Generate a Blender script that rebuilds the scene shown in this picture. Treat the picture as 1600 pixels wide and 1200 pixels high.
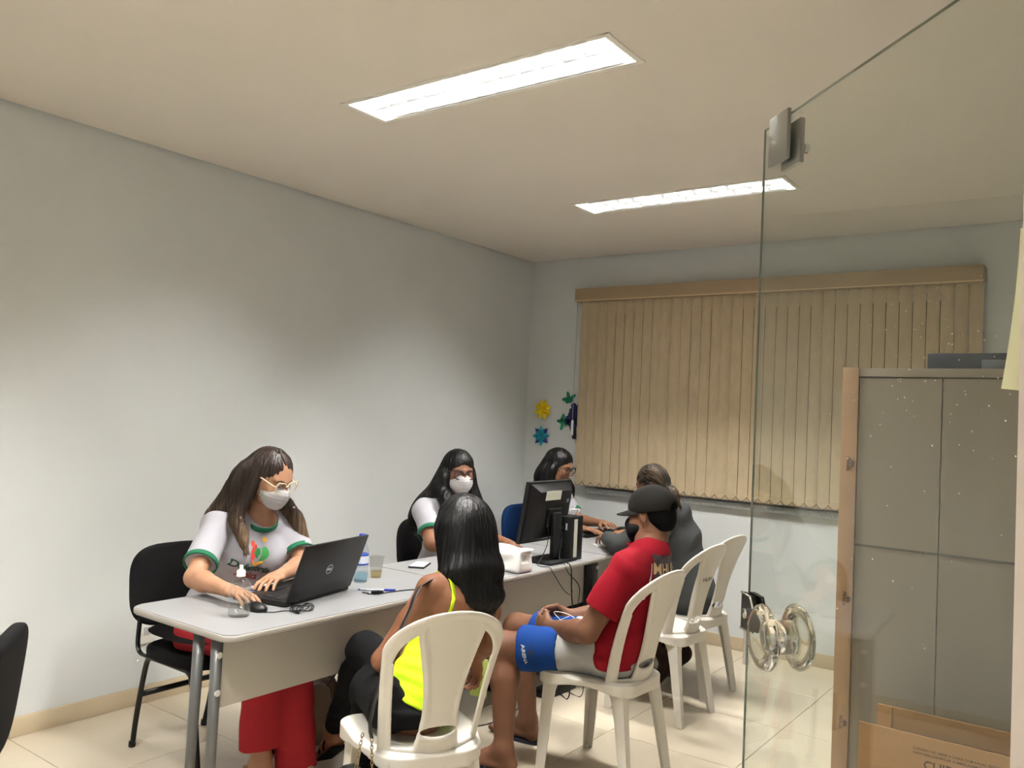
import bpy, bmesh, math, random
import numpy as np
from mathutils import Vector, Matrix
from mathutils.bvhtree import BVHTree
random.seed(7); PI = math.pi
SC = bpy.context.scene; COL = SC.collection
for o in list(bpy.data.objects): bpy.data.objects.remove(o)

# ---------------------------------------------------------------- camera
def cam_axes(yaw, pitch, roll):
    f = Vector((-math.sin(yaw)*math.cos(pitch), math.cos(yaw)*math.cos(pitch), math.sin(pitch)))
    r = f.cross(Vector((0,0,1))).normalized(); u = r.cross(f)
    c, s = math.cos(roll), math.sin(roll)
    return r*c+u*s, -s*r+c*u, f
cd = bpy.data.cameras.new('camera'); cam = bpy.data.objects.new('camera', cd); COL.objects.link(cam)
cd.sensor_width = 36; cd.lens = 1313.08/1600*36; cd.clip_start = 0.05
r_, u_, f_ = cam_axes(0.6319, 0.0377, 0.0462)
m = Matrix((r_, u_, -f_)).transposed().to_4x4(); m.translation = Vector((3.905275, -5.550875, 1.50205))
cam.matrix_world = m; SC.camera = cam
# ---------------------------------------------------------------- world, light, exposure
w = bpy.data.worlds.new('world'); SC.world = w; w.use_nodes = True
w.node_tree.nodes['Background'].inputs[0].default_value = (0.02, 0.025, 0.04, 1)
w.node_tree.nodes['Background'].inputs[1].default_value = 0.3
SC.view_settings.view_transform = 'Standard'; SC.view_settings.look = 'None'
SC.view_settings.gamma = 1; SC.view_settings.use_curve_mapping = False
SC.view_settings.exposure = 0.0
H = 2.75
LAMP_W = 12.0; TUBE_L = 560.0
LAMPS = [(1.30, -3.236), (1.285, -1.443), (1.30, -5.03), (2.6, -6.6)]  # last two fixtures are unseen, added because the lighting needs them
def lamp_light(x, y):
    l = bpy.data.lights.new('lamp_light', 'AREA'); l.shape = 'RECTANGLE'; l.size = 1.16; l.size_y = 0.19
    l.energy = LAMP_W; l.color = (1.0, 0.985, 0.965); l.spread = math.radians(150)
    o = bpy.data.objects.new('lamp_light', l); COL.objects.link(o); o.location = (x+0.6123, y+0.1143, H+0.062)
    o['kind'] = 'structure'
    return o
# (one for each ceiling fixture, see the fixtures below)

# ---------------------------------------------------------------- materials
def lin(c):
    c = [v/255 for v in c]
    return tuple(v/12.92 if v <= 0.04045 else ((v+0.055)/1.055)**2.4 for v in c)+(1,)
MC = {}
def mat(name, rgb, rough=0.6, metal=0.0, spec=0.5, var=0.0, vscale=8.0, bump=0.0, bscale=60.0, stretch=None,
        rgb2=None, sss=0.0, trans=0.0, ior=1.45, alpha=1.0, emit=None, sheen=0.0, coat=0.0, aniso=0.0):
    if name in MC: return MC[name]
    M = bpy.data.materials.new(name); M.use_nodes = True; nt = M.node_tree; b = nt.nodes['Principled BSDF']
    b.inputs['Base Color'].default_value = lin(rgb); b.inputs['Roughness'].default_value = rough
    b.inputs['Metallic'].default_value = metal; b.inputs['Specular IOR Level'].default_value = spec
    b.inputs['IOR'].default_value = ior; b.inputs['Transmission Weight'].default_value = trans
    b.inputs['Alpha'].default_value = alpha; b.inputs['Subsurface Weight'].default_value = sss
    b.inputs['Subsurface Radius'].default_value = (0.012, 0.005, 0.003); b.inputs['Subsurface Scale'].default_value = 0.6
    b.inputs['Sheen Weight'].default_value = sheen; b.inputs['Coat Weight'].default_value = coat
    b.inputs['Anisotropic'].default_value = aniso
    if emit: b.inputs['Emission Color'].default_value = lin(emit[0]); b.inputs['Emission Strength'].default_value = emit[1]
    if var or bump or rgb2:
        tc = nt.nodes.new('ShaderNodeTexCoord'); mp = nt.nodes.new('ShaderNodeMapping')
        nt.links.new(tc.outputs['Object'], mp.inputs[0])
        if stretch: mp.inputs['Scale'].default_value = stretch
    if var or rgb2:
        n = nt.nodes.new('ShaderNodeTexNoise'); n.inputs['Scale'].default_value = vscale; n.inputs['Detail'].default_value = 5
        nt.links.new(mp.outputs[0], n.inputs['Vector'])
        cr = nt.nodes.new('ShaderNodeValToRGB'); cr.color_ramp.elements[0].position = 0.35; cr.color_ramp.elements[1].position = 0.65
        c0 = lin(rgb)
        c1 = lin(rgb2) if rgb2 else tuple(min(1, v*(1+var)) for v in c0[:3])+(1,)
        c0b = c0 if rgb2 else tuple(v*(1-var) for v in c0[:3])+(1,)
        cr.color_ramp.elements[0].color = c0b; cr.color_ramp.elements[1].color = c1
        nt.links.new(n.outputs['Fac'], cr.inputs[0]); nt.links.new(cr.outputs[0], b.inputs['Base Color'])
    if bump:
        n = nt.nodes.new('ShaderNodeTexNoise'); n.inputs['Scale'].default_value = bscale; n.inputs['Detail'].default_value = 4
        nt.links.new(mp.outputs[0], n.inputs['Vector'])
        bp = nt.nodes.new('ShaderNodeBump'); bp.inputs['Strength'].default_value = bump; bp.inputs['Distance'].default_value = 0.01
        nt.links.new(n.outputs['Fac'], bp.inputs['Height']); nt.links.new(bp.outputs[0], b.inputs['Normal'])
    MC[name] = M; return M
def glassmat(name, tint, ior=1.45, refl=1.0, rough=0.0):
    # thin sheet glass: fresnel mirror over tinted transparency
    if name in MC: return MC[name]
    M = bpy.data.materials.new(name); M.use_nodes = True; nt = M.node_tree; nt.nodes.clear()
    out = nt.nodes.new('ShaderNodeOutputMaterial'); mx = nt.nodes.new('ShaderNodeMixShader')
    t = nt.nodes.new('ShaderNodeBsdfTransparent'); t.inputs[0].default_value = tint
    g = nt.nodes.new('ShaderNodeBsdfGlossy'); g.inputs['Roughness'].default_value = rough; g.inputs[0].default_value = (refl, refl, refl, 1)
    f = nt.nodes.new('ShaderNodeFresnel'); ge = nt.nodes.new('ShaderNodeNewGeometry'); mi = nt.nodes.new('ShaderNodeMix'); mi.inputs[2].default_value = ior; mi.inputs[3].default_value = 1/ior
    nt.links.new(ge.outputs['Backfacing'], mi.inputs[0]); nt.links.new(mi.outputs[0], f.inputs[0])
    nt.links.new(f.outputs[0], mx.inputs[0]); nt.links.new(t.outputs[0], mx.inputs[1]); nt.links.new(g.outputs[0], mx.inputs[2])
    nt.links.new(mx.outputs[0], out.inputs[0]); MC[name] = M; return M

def ombre(name, top, low, z0, z1, rough=0.42):
    M = mat(name, low, rough, spec=0.45, bump=0.3, bscale=70, stretch=(1, 1, 0.1)); nt = M.node_tree; b = nt.nodes['Principled BSDF']
    tc = nt.nodes.new('ShaderNodeTexCoord'); sx = nt.nodes.new('ShaderNodeSeparateXYZ'); nt.links.new(tc.outputs['Object'], sx.inputs[0])
    mr = nt.nodes.new('ShaderNodeMapRange'); mr.inputs[1].default_value = z0; mr.inputs[2].default_value = z1; nt.links.new(sx.outputs[2], mr.inputs[0])
    mp = nt.nodes.new('ShaderNodeMapping'); mp.inputs['Scale'].default_value = (1, 1, 0.08); nt.links.new(tc.outputs['Object'], mp.inputs[0])
    n = nt.nodes.new('ShaderNodeTexNoise'); n.inputs['Scale'].default_value = 90; n.inputs['Detail'].default_value = 3; nt.links.new(mp.outputs[0], n.inputs['Vector'])
    ad = nt.nodes.new('ShaderNodeMath'); ad.operation = 'MULTIPLY_ADD'; ad.inputs[1].default_value = 1.1; nt.links.new(n.outputs[0], ad.inputs[0]); nt.links.new(mr.outputs[0], ad.inputs[2])
    cr = nt.nodes.new('ShaderNodeValToRGB'); cr.color_ramp.elements[0].position = 0.35; cr.color_ramp.elements[1].position = 1.25 if False else 1.0
    cr.color_ramp.elements[0].color = lin(low); cr.color_ramp.elements[1].color = lin(top); nt.links.new(ad.outputs[0], cr.inputs[0]); nt.links.new(cr.outputs[0], b.inputs['Base Color']); return M
# ---------------------------------------------------------------- object helpers
def link(name, me, mt=None, parent=None, smooth=False):
    o = bpy.data.objects.new(name, me); COL.objects.link(o)
    if mt is not None and len(me.materials) == 0: me.materials.append(mt)
    if smooth: me.polygons.foreach_set('use_smooth', [True]*len(me.polygons))
    if parent is not None:
        o.parent = parent
    return o
def obj(name, bm, mt=None, parent=None, smooth=False, auto=False):
    me = bpy.data.meshes.new(name); bmesh.ops.recalc_face_normals(bm, faces=bm.faces[:]); bm.to_mesh(me); bm.free()
    o = link(name, me, mt, parent, smooth or auto)
    if auto: me.set_sharp_from_angle(angle=math.radians(40))
    return o
def tag(o, label, cat, group=None, kind=None):
    o['label'] = label; o['category'] = cat
    if group: o['group'] = group
    if kind: o['kind'] = kind
    return o
def thing(name, label, cat, loc=(0,0,0), rz=0, group=None):
    o = bpy.data.objects.new(name, None); COL.objects.link(o); o.location = loc; o.rotation_euler = (0,0,rz)
    o.empty_display_size = 0.05; tag(o, label, cat, group); return o
def struct(o): o['kind'] = 'structure'; return o
def dup(root, loc, rz, label, group=None):
    r = root.copy(); COL.objects.link(r); r.location = loc; r.rotation_euler = (0,0,rz); r['label'] = label
    if group: r['group'] = group
    for ch in list(root.children):
        c = ch.copy(); COL.objects.link(c); c.parent = r
        for g in list(ch.children):
            d = g.copy(); COL.objects.link(d); d.parent = c
    return r
def box(bm, c, s, R=None, bev=0.0, seg=2):
    g = bmesh.ops.create_cube(bm, size=1.0); vs = g['verts']
    for v in vs: v.co = Vector((v.co.x*s[0], v.co.y*s[1], v.co.z*s[2]))
    if bev > 0:
        es = list({e for v in vs for e in v.link_edges})
        r = bmesh.ops.bevel(bm, geom=es, offset=bev, segments=seg, affect='EDGES', profile=0.5, clamp_overlap=True)
        vs = list({v for f in r['faces'] for v in f.verts} | {v for v in vs if v.is_valid})
    for v in vs:
        q = Vector(v.co)
        if R is not None: q = R @ q
        v.co = q + Vector(c)
    return vs
def boxo(name, c, s, mt, parent=None, R=None, bev=0.0, seg=2):
    bm = bmesh.new(); box(bm, c, s, R, bev, seg); return obj(name, bm, mt, parent, auto=bev > 0)
def boxr(name, lo, hi, mt, parent=None, bev=0.0):
    return boxo(name, [(a+b)/2 for a, b in zip(lo, hi)], [abs(b-a) for a, b in zip(lo, hi)], mt, parent, bev=bev)
def Rz(a): return Matrix.Rotation(a, 3, 'Z')
def Ry(a): return Matrix.Rotation(a, 3, 'Y')
def Rx(a): return Matrix.Rotation(a, 3, 'X')
def catmull(P, n=8, closed=False):
    P = [Vector(p) for p in P]
    if len(P) < 3 and not closed: return P
    out = []; N = len(P); rng = range(N if closed else N-1)
    for i in rng:
        p0 = P[i-1] if (i > 0 or closed) else P[0]*2-P[1]; p1 = P[i]; p2 = P[(i+1) % N]
        p3 = P[(i+2) % N] if (closed or i+2 < N) else P[-1]*2-P[-2]
        for k in range(n):
            t = k/n
            out.append(0.5*((2*p1)+(p2-p0)*t+(2*p0-5*p1+4*p2-p3)*t*t+(3*p1-p0-3*p2+p3)*t**3))
    if not closed: out.append(P[-1])
    return out
def tube(bm, pts, r, seg=8, closed=False, flat=None):
    """sweep a circle (radius number or list) along points; flat=(w,h) sweeps a rectangle-ish ellipse with h along world up"""
    pts = [Vector(p) for p in pts]; N = len(pts); rings = []
    up = None
    for i, p in enumerate(pts):
        a = pts[(i-1) % N] if (i > 0 or closed) else p; b = pts[(i+1) % N] if (i < N-1 or closed) else p
        t = (b-a).normalized()
        if up is None:
            up = Vector((0,0,1)) if abs(t.z) < 0.9 else Vector((1,0,0))
        s = t.cross(up)
        if s.length < 1e-5: s = t.cross(Vector((1,0,0)))
        s.normalize(); up = s.cross(t).normalized()
        rr = r[i] if isinstance(r, (list, tuple)) else r
        ring = []
        for k in range(seg):
            an = 2*PI*k/seg; ca, sa = math.cos(an), math.sin(an)
            if flat: q = p+s*ca*flat[0]+up*sa*flat[1]
            else: q = p+s*ca*rr+up*sa*rr
            ring.append(bm.verts.new(q))
        rings.append(ring)
    M = N if closed else N-1
    for i in range(M):
        A, B = rings[i], rings[(i+1) % N]
        for k in range(seg): bm.faces.new((A[k], A[(k+1) % seg], B[(k+1) % seg], B[k]))
    if not closed:
        bm.faces.new(rings[0]); bm.faces.new(rings[-1][::-1])
def tubeo(name, pts, r, mt, parent=None, seg=8, closed=False, sm=0, flat=None):
    bm = bmesh.new(); P = catmull(pts, sm, closed) if sm else pts
    tube(bm, P, r, seg, closed, flat); return obj(name, bm, mt, parent, smooth=True)
def lathe(bm, prof, c=(0,0,0), seg=24, R=None):
    rings = []
    for (r, z) in prof:
        ring = []
        for k in range(seg):
            a = 2*PI*k/seg; q = Vector((r*math.cos(a), r*math.sin(a), z))
            if R is not None: q = R @ q
            ring.append(bm.verts.new(q+Vector(c)))
        rings.append(ring)
    for i in range(len(rings)-1):
        for k in range(seg): bm.faces.new((rings[i][k], rings[i][(k+1) % seg], rings[i+1][(k+1) % seg], rings[i+1][k]))
    if prof[0][0] > 1e-5: bm.faces.new(rings[0][::-1])
    if prof[-1][0] > 1e-5: bm.faces.new(rings[-1])
def latheo(name, prof, mt, parent=None, c=(0,0,0), seg=24, R=None, auto=True):
    bm = bmesh.new(); lathe(bm, prof, c, seg, R); bmesh.ops.remove_doubles(bm, verts=bm.verts[:], dist=1e-6)
    return obj(name, bm, mt, parent, auto=auto, smooth=not auto)
def prism(bm, pts, z0, z1, M=None):
    """extrude a 2D outline (x,y) from z0 to z1; M maps to place"""
    lo = [bm.verts.new((p[0], p[1], z0)) for p in pts]; hi = [bm.verts.new((p[0], p[1], z1)) for p in pts]; n = len(pts)
    bm.faces.new(lo[::-1]); bm.faces.new(hi)
    for i in range(n): bm.faces.new((lo[i], lo[(i+1) % n], hi[(i+1) % n], hi[i]))
    if M is not None:
        for v in lo+hi: v.co = M @ v.co
def rrect(w, h, r, n=5):
    P = []
    for cx, cy, a0 in ((w/2-r, h/2-r, 0), (-w/2+r, h/2-r, 90), (-w/2+r, -h/2+r, 180), (w/2-r, -h/2+r, 270)):
        for k in range(n+1):
            a = math.radians(a0+90*k/n); P.append((cx+r*math.cos(a), cy+r*math.sin(a)))
    return P
def frame(o, x, y, z=None):
    X = Vector(x).normalized(); Y = Vector(y); Y = (Y-X*Y.dot(X)).normalized(); Z = X.cross(Y)
    M = Matrix((X, Y, Z)).transposed().to_4x4(); M.translation = Vector(o); return M
def text_mesh(name, s, size, mt, parent, M, depth=0.0004, bold=0.0, shear=0.0, align='CENTER', spacing=1.0, surf=None, off=0.0015):
    cu = bpy.data.curves.new(name, 'FONT'); cu.body = s; cu.size = size; cu.extrude = depth; cu.offset = bold; cu.shear = shear
    cu.align_x = align; cu.align_y = 'CENTER'; cu.space_character = spacing; cu.resolution_u = 4
    t = bpy.data.objects.new(name, cu); COL.objects.link(t); bpy.context.view_layer.update()
    me = bpy.data.meshes.new_from_object(t.evaluated_get(bpy.context.evaluated_depsgraph_get()))
    bpy.data.objects.remove(t); me.name = name; me.materials.clear()
    me.transform(M)
    if surf is not None: conform(me, surf, (M.to_3x3() @ Vector((0,0,1))).normalized(), off)
    o = link(name, me, mt, parent); return o
def conform(me, surf, n, off):
    for v in me.vertices:
        hit, nn, i, d = surf.ray_cast(v.co+n*0.25, -n, 0.6)
        if hit is not None:
            v.co = hit+n*off
        else:
            loc, nn, i, d = surf.find_nearest(v.co-n*0.18); v.co = loc+nn*off
def bvh_of(o):
    me = o.data; return BVHTree.FromPolygons([v.co.copy() for v in me.vertices], [tuple(p.vertices) for p in me.polygons])
def patch(name, pts, mt, parent, M, surf=None, off=0.001, sub=3, thick=0.0):
    bm = bmesh.new(); f = bm.faces.new([bm.verts.new((p[0], p[1], 0)) for p in pts])
    bmesh.ops.triangulate(bm, faces=[f])
    if sub: bmesh.ops.subdivide_edges(bm, edges=bm.edges[:], cuts=sub, use_grid_fill=True)
    me = bpy.data.meshes.new(name); bm.to_mesh(me); bm.free(); me.transform(M)
    if surf is not None: conform(me, surf, (M.to_3x3() @ Vector((0,0,1))).normalized(), off)
    return link(name, me, mt, parent, smooth=True)

# ---------------------------------------------------------------- signed-distance modelling (surface nets)
V = lambda *a: np.array(a, dtype=np.float32)
def nrm(v): v = np.array(v, dtype=np.float64); return v/np.linalg.norm(v)
class Prim:
    def __init__(s, fn, lo, hi, op='u', k=0.01): s.fn = fn; s.lo = np.array(lo, float); s.hi = np.array(hi, float); s.op = op; s.k = k
def cone(a, b, ra, rb, op='u', k=0.012):
    a = np.array(a, float); b = np.array(b, float); ba = b-a; L2 = float(ba@ba)+1e-12
    def fn(P):
        t = np.clip(((P-a)@ba)/L2, 0, 1); q = P-a-t[..., None]*ba
        return np.sqrt((q*q).sum(-1))-(ra+(rb-ra)*t)
    R = max(ra, rb); return Prim(fn, np.minimum(a, b)-R, np.maximum(a, b)+R, op, k)
def econe(a, b, A, B, lat, op='u', k=0.015, flatend=False):
    """tapered capsule with elliptic section: A=(lateral,depth) radii at a, B at b"""
    a = np.array(a, float); b = np.array(b, float); ba = b-a; L = np.linalg.norm(ba); ax = ba/L
    lat = np.array(lat, float); lat = lat-ax*(lat@ax); lat /= np.linalg.norm(lat); dp = np.cross(ax, lat)
    def fn(P):
        q = P-a; s = q@ax; t = np.clip(s/L, 0, 1); rl = A[0]+(B[0]-A[0])*t; rd = A[1]+(B[1]-A[1])*t; mn = np.minimum(rl, rd)
        e = s-t*L
        if flatend:
            return np.maximum((np.sqrt((q@lat/rl)**2+(q@dp/rd)**2)-1)*mn, np.abs(s-L/2)-L/2)
        return (np.sqrt((q@lat/rl)**2+(q@dp/rd)**2+(e/mn)**2)-1)*mn
    R = max(A+B); return Prim(fn, np.minimum(a, b)-R, np.maximum(a, b)+R, op, k)
def ell(c, r, ax=None, op='u', k=0.012):
    c = np.array(c, float); r = np.array(r, float); ax = np.eye(3) if ax is None else np.array(ax, float); mn = r.min()
    def fn(P):
        q = (P-c)@ax.T/r; return (np.sqrt((q*q).sum(-1))-1)*mn
    e = np.sqrt(((ax*r[:, None])**2).sum(0)); return Prim(fn, c-e, c+e, op, k)
def rbox(c, hs, ax=None, rad=0.005, op='u', k=0.005):
    c = np.array(c, float); hs = np.array(hs, float); ax = np.eye(3) if ax is None else np.array(ax, float)
    def fn(P):
        q = np.abs((P-c)@ax.T)-hs+rad; return np.sqrt((np.maximum(q, 0)**2).sum(-1))+np.minimum(q.max(-1), 0)-rad
    e = (np.abs(ax)*hs[:, None]).sum(0); return Prim(fn, c-e, c+e, op, k)
def half(p, n, R=0.5, op='s', k=0.002):
    """removes the side that n points to, within R of p"""
    p = np.array(p, float); n = nrm(n); return Prim(lambda P: -((P-p)@n), p-R, p+R, op, k)
def smin(a, b, k):
    h = np.maximum(k-np.abs(a-b), 0)/k; return np.minimum(a, b)-h*h*k*0.25
def sdf_verts(prims, h, lo=None, hi=None, disp=None, cuts=()):
    ad = [p for p in prims if p.op == 'u']
    L = np.min([p.lo for p in ad], 0)-3*h-0.01; Hh = np.max([p.hi for p in ad], 0)+3*h+0.01
    if lo is not None: L = np.maximum(L, lo); Hh = np.minimum(Hh, hi)
    L = np.floor(L/h)*h; n = np.ceil((Hh-L)/h).astype(int)+1
    X = [(L[i]+h*np.arange(n[i])).astype(np.float32) for i in range(3)]
    D = np.full(tuple(n), 1.0, np.float32)
    for p in prims:
        mg = p.k+3*h+0.012; a = np.clip(np.floor((p.lo-mg-L)/h).astype(int), 0, n); b = np.clip(np.ceil((p.hi+mg-L)/h).astype(int)+1, 0, n)
        if (b-a).min() <= 0: continue
        sl = tuple(slice(a[i], b[i]) for i in range(3))
        G = np.stack(np.meshgrid(X[0][sl[0]], X[1][sl[1]], X[2][sl[2]], indexing='ij'), -1)
        d = p.fn(G).astype(np.float32)
        if p.op == 'u': D[sl] = smin(D[sl], d, p.k)
        elif p.op == 's': D[sl] = -smin(-D[sl], d, p.k)
        elif p.op == 'i': D[sl] = -smin(-D[sl], -d, p.k)
        elif p.op == 'd': D[sl] += d
    if disp is not None:
        mk = np.abs(D) < 0.03; I = np.nonzero(mk)
        P = np.stack([X[i][I[i]] for i in range(3)], -1); D[mk] += disp(P).astype(np.float32)
    S = D < 0
    c = S[:-1,:-1,:-1].astype(np.int8)
    cnt = sum(S[dx:n[0]-1+dx, dy:n[1]-1+dy, dz:n[2]-1+dz].astype(np.int8) for dx in (0,1) for dy in (0,1) for dz in (0,1))
    act = (cnt > 0) & (cnt < 8); I = np.array(np.nonzero(act)).T
    if len(I) == 0: return np.zeros((0,3)), np.zeros((0,4), int)
    idx = np.full(act.shape, -1, np.int32); idx[act] = np.arange(len(I))
    cr = [(dx,dy,dz) for dx in (0,1) for dy in (0,1) for dz in (0,1)]
    val = {q: D[I[:,0]+q[0], I[:,1]+q[1], I[:,2]+q[2]] for q in cr}
    acc = np.zeros((len(I), 3)); num = np.zeros(len(I))
    for q in cr:
        for ax in range(3):
            if q[ax]: continue
            q2 = list(q); q2[ax] = 1; a = val[q]; b = val[tuple(q2)]; mk = (a < 0) != (b < 0)
            t = np.where(mk, a/np.where(mk, a-b, 1), 0); pos = np.tile(np.array(q, float), (len(I), 1)); pos[:, ax] = t
            acc += pos*mk[:, None]; num += mk
    Vv = (I+acc/num[:, None])*h+L
    F = []
    for ax in range(3):
        o1, o2 = (ax+1) % 3, (ax+2) % 3
        sa = [slice(1, -1)]*3; sb = [slice(1, -1)]*3; sa[ax] = slice(0, -1); sb[ax] = slice(1, None)
        A = S[tuple(sa)]; B = S[tuple(sb)]; ch = np.array(np.nonzero(A != B)).T
        if len(ch) == 0: continue
        ins = A[tuple(ch.T)]
        g = ch.copy(); g[:, o1] += 1; g[:, o2] += 1
        e1 = np.zeros(3, int); e1[o1] = 1; e2 = np.zeros(3, int); e2[o2] = 1
        def gi(w): return idx[w[:,0], w[:,1], w[:,2]]
        q = np.stack([gi(g-e1-e2), gi(g-e2), gi(g), gi(g-e1)], 1)
        q[~ins] = q[~ins][:, ::-1]; F.append(q)
    F = np.concatenate(F); F = F[(F >= 0).all(1)]
    for (clo, chi) in cuts:
        cc = Vv[F].mean(1); F = F[~((cc > clo) & (cc < chi)).all(1)]
    return Vv, F
def np_mesh(name, parts):
    vs = []; fs = []; o = 0
    for v, f in parts: vs.append(v); fs.append(f+o); o += len(v)
    v = np.concatenate(vs); f = np.concatenate(fs)
    me = bpy.data.meshes.new(name); me.vertices.add(len(v)); me.vertices.foreach_set('co', v.astype(np.float32).ravel())
    me.loops.add(f.size); me.loops.foreach_set('vertex_index', f.astype(np.int32).ravel())
    me.polygons.add(len(f)); me.polygons.foreach_set('loop_start', np.arange(0, f.size, 4, dtype=np.int32))
    me.polygons.foreach_set('loop_total', np.full(len(f), 4, np.int32)); me.polygons.foreach_set('use_smooth', [True]*len(f))
    me.update(calc_edges=True); me.validate(); return me
def sdf(name, prims, h, mt, parent=None, disp=None, boxes=(), warp=None):
    """boxes: [(lo,hi,h2)] regions meshed finer"""
    parts = [sdf_verts(prims, h, disp=disp, cuts=[(np.array(b[0])+h*1.2, np.array(b[1])-h*1.2) for b in boxes])]
    for lo, hi, h2 in boxes: parts.append(sdf_verts(prims, h2, np.array(lo), np.array(hi), disp=disp))
    if warp is not None: parts = [(warp(v), f) for v, f in parts]
    return link(name, np_mesh(name, parts), mt, parent)
def folds(amp, sc, seed=0, ax=None):
    rs = np.random.RandomState(seed); K = rs.randn(5, 3)*sc; ph = rs.rand(5)*6.28
    if ax is not None:
        K = K*np.array(ax)
    def f(P):
        s = 0
        for i in range(5): s = s+np.sin(P@K[i]+ph[i]+1.3*np.sin(P@K[(i+2) % 5]*0.6))
        return s*amp/3
    return f

# ================================================================ materials of the room
WALL = mat('wall_paint', (213, 216, 215), 0.85, var=0.025, vscale=1.5, bump=0.05, bscale=120)
CEIL = mat('ceiling_paint', (224, 217, 207), 0.9, var=0.02, vscale=1.2)
TILE = mat('beige_tile', (202, 190, 168), 0.22, spec=0.5, var=0.04, vscale=2.5, bump=0.01, bscale=4)
GROUT = mat('tile_grout', (150, 138, 118), 0.9)
SKIRT = mat('baseboard_tile', (196, 180, 152), 0.35, var=0.04, vscale=4)
SHADOWGAP = mat('shadow_gap', (70, 68, 64), 0.9)
ALU = mat('brushed_aluminium', (232, 234, 236), 0.3, metal=1.0)
CHROME = mat('chrome', (235, 235, 235), 0.12, metal=1.0)
WHITEP = mat('white_enamel', (235, 232, 224), 0.4)
GRANITE = mat('granite_sill', (135, 138, 136), 0.45, rgb2=(188, 190, 186), vscale=160)
TUBE = mat('lamp_tube', (255, 255, 255), emit=((255, 253, 250), TUBE_L))
# ---------------------------------------------------------------- floor: grout bed, tiles proud of it
T = 0.6339; RX = 4.4; RY = -7.2
fl = struct(boxr('floor', (-0.12, RY-0.12, -0.08), (RX+0.12, 0.12, -0.003), GROUT))
def tile_me(name, sx, sy, sz, bev):
    bm = bmesh.new(); box(bm, (0,0,0), (sx, sy, sz), bev=bev, seg=1); me = bpy.data.meshes.new(name); bm.to_mesh(me); bm.free(); me.materials.append(TILE); return me
cache = {}
for i in range(7):
    for j in range(12):
        x0 = 0.0063+i*T; x1 = min(x0+T, RX); y1 = -0.0025-j*T; y0 = max(y1-T, RY)
        k = (round(x1-x0, 3), round(y1-y0, 3))
        if k[0] < 0.03 or k[1] < 0.03: continue
        if k not in cache: cache[k] = tile_me('tile', k[0]-0.003, k[1]-0.003, 0.008, 0.0012)
        t = link('tile', cache[k], None, fl); t.location = ((x0+x1)/2, (y0+y1)/2, -0.004)
# ---------------------------------------------------------------- walls
struct(boxr('wall_left', (-0.12, RY, 0), (0, 0, H+0.1), WALL))
WX0, WX1, WZ0, WZ1 = 0.66, 3.10, 0.985, 2.36
wb = bmesh.new()
for lo, hi in (((-0.12, 0, 0), (WX0, 0.15, H+0.1)), ((WX1, 0, 0), (RX+0.12, 0.15, H+0.1)), ((WX0, 0, 0), (WX1, 0.15, WZ0)), ((WX0, 0, WZ1), (WX1, 0.15, H+0.1))):
    box(wb, [(a+b)/2 for a, b in zip(lo, hi)], [b-a for a, b in zip(lo, hi)])
struct(obj('wall_back', wb, WALL))
struct(boxr('wall_right', (RX, RY, 0), (RX+0.12, 0, H+0.1), WALL))
struct(boxr('wall_front', (-0.12, RY-0.12, 0), (RX+0.12, RY, H+0.1), WALL))
JAMB = mat('jamb_paint', (222, 208, 198), 0.7)
struct(boxr('trim_1', (3.826, -4.66, 0), (RX, -4.45, H), JAMB))
# window behind the blind
win = struct(boxr('window_1', (WX0, 0.07, WZ0), (WX1, 0.074, WZ1), mat('night_glass', (18, 20, 24), 0.05, spec=0.8)))
fm = mat('window_frame_white', (190, 190, 186), 0.4)
bm = bmesh.new()
for x in (WX0+0.02, (2*WX0+WX1)/3, (WX0+2*WX1)/3, WX1-0.02): box(bm, (x, 0.06, (WZ0+WZ1)/2), (0.04, 0.035, WZ1-WZ0))
for z in (WZ0+0.02, WZ1-0.02): box(bm, ((WX0+WX1)/2, 0.06, z), (WX1-WX0, 0.036, 0.04))
obj('window_frame', bm, fm, win)
boxr('window_sill', (0.60, -0.035, 0.945), (3.16, 0.07, 0.985), GRANITE, win, bev=0.003)
# baseboards in tile segments
bl = struct(boxr('baseboard_left', (0, RY, 0), (0.004, 0, 0.083), GROUT))
bb = struct(boxr('baseboard_back', (0, -0.004, 0), (RX, 0, 0.083), GROUT))
for j in range(12):
    y1 = -0.0025-j*T; y0 = max(y1-T, RY)
    if y1-y0 > 0.05: boxr('skirting_tile', (0.002, y0+0.0012, 0.001), (0.013, y1-0.0012, 0.086), SKIRT, bl, bev=0.001)
for i in range(7):
    x0 = 0.0063+i*T+0.007; x1 = min(0.0063+i*T+T, RX)
    boxr('skirting_tile', (x0+0.0012, -0.013, 0.001), (x1-0.0012, -0.002, 0.086), SKIRT, bb, bev=0.001)
# ---------------------------------------------------------------- ceiling, open at the fixtures, shadow gap round it
FW, FL = 0.2285, 1.2246
holes = [(x, y, x+FL, y+FW) for x, y in LAMPS]
bm = bmesh.new()
cx0, cy0, cx1, cy1 = 0.018, RY, RX-0.018, -0.018
ys = sorted({cy0, cy1} | {h[1] for h in holes} | {h[3] for h in holes})
for a, b in zip(ys[:-1], ys[1:]):
    hh = [h for h in holes if h[1] <= a+1e-6 and h[3] >= b-1e-6]
    xs = [cx0]
    for h in sorted(hh): xs += [h[0], h[2]]
    xs.append(cx1)
    for k in range(0, len(xs), 2): box(bm, ((xs[k]+xs[k+1])/2, (a+b)/2, H+0.006), (xs[k+1]-xs[k], b-a, 0.012))
struct(obj('ceiling', bm, CEIL))
struct(boxr('trim_2', (-0.1, RY-0.1, H+0.17), (RX+0.1, 0.1, H+0.2), SHADOWGAP))
bm = bmesh.new()
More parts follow.
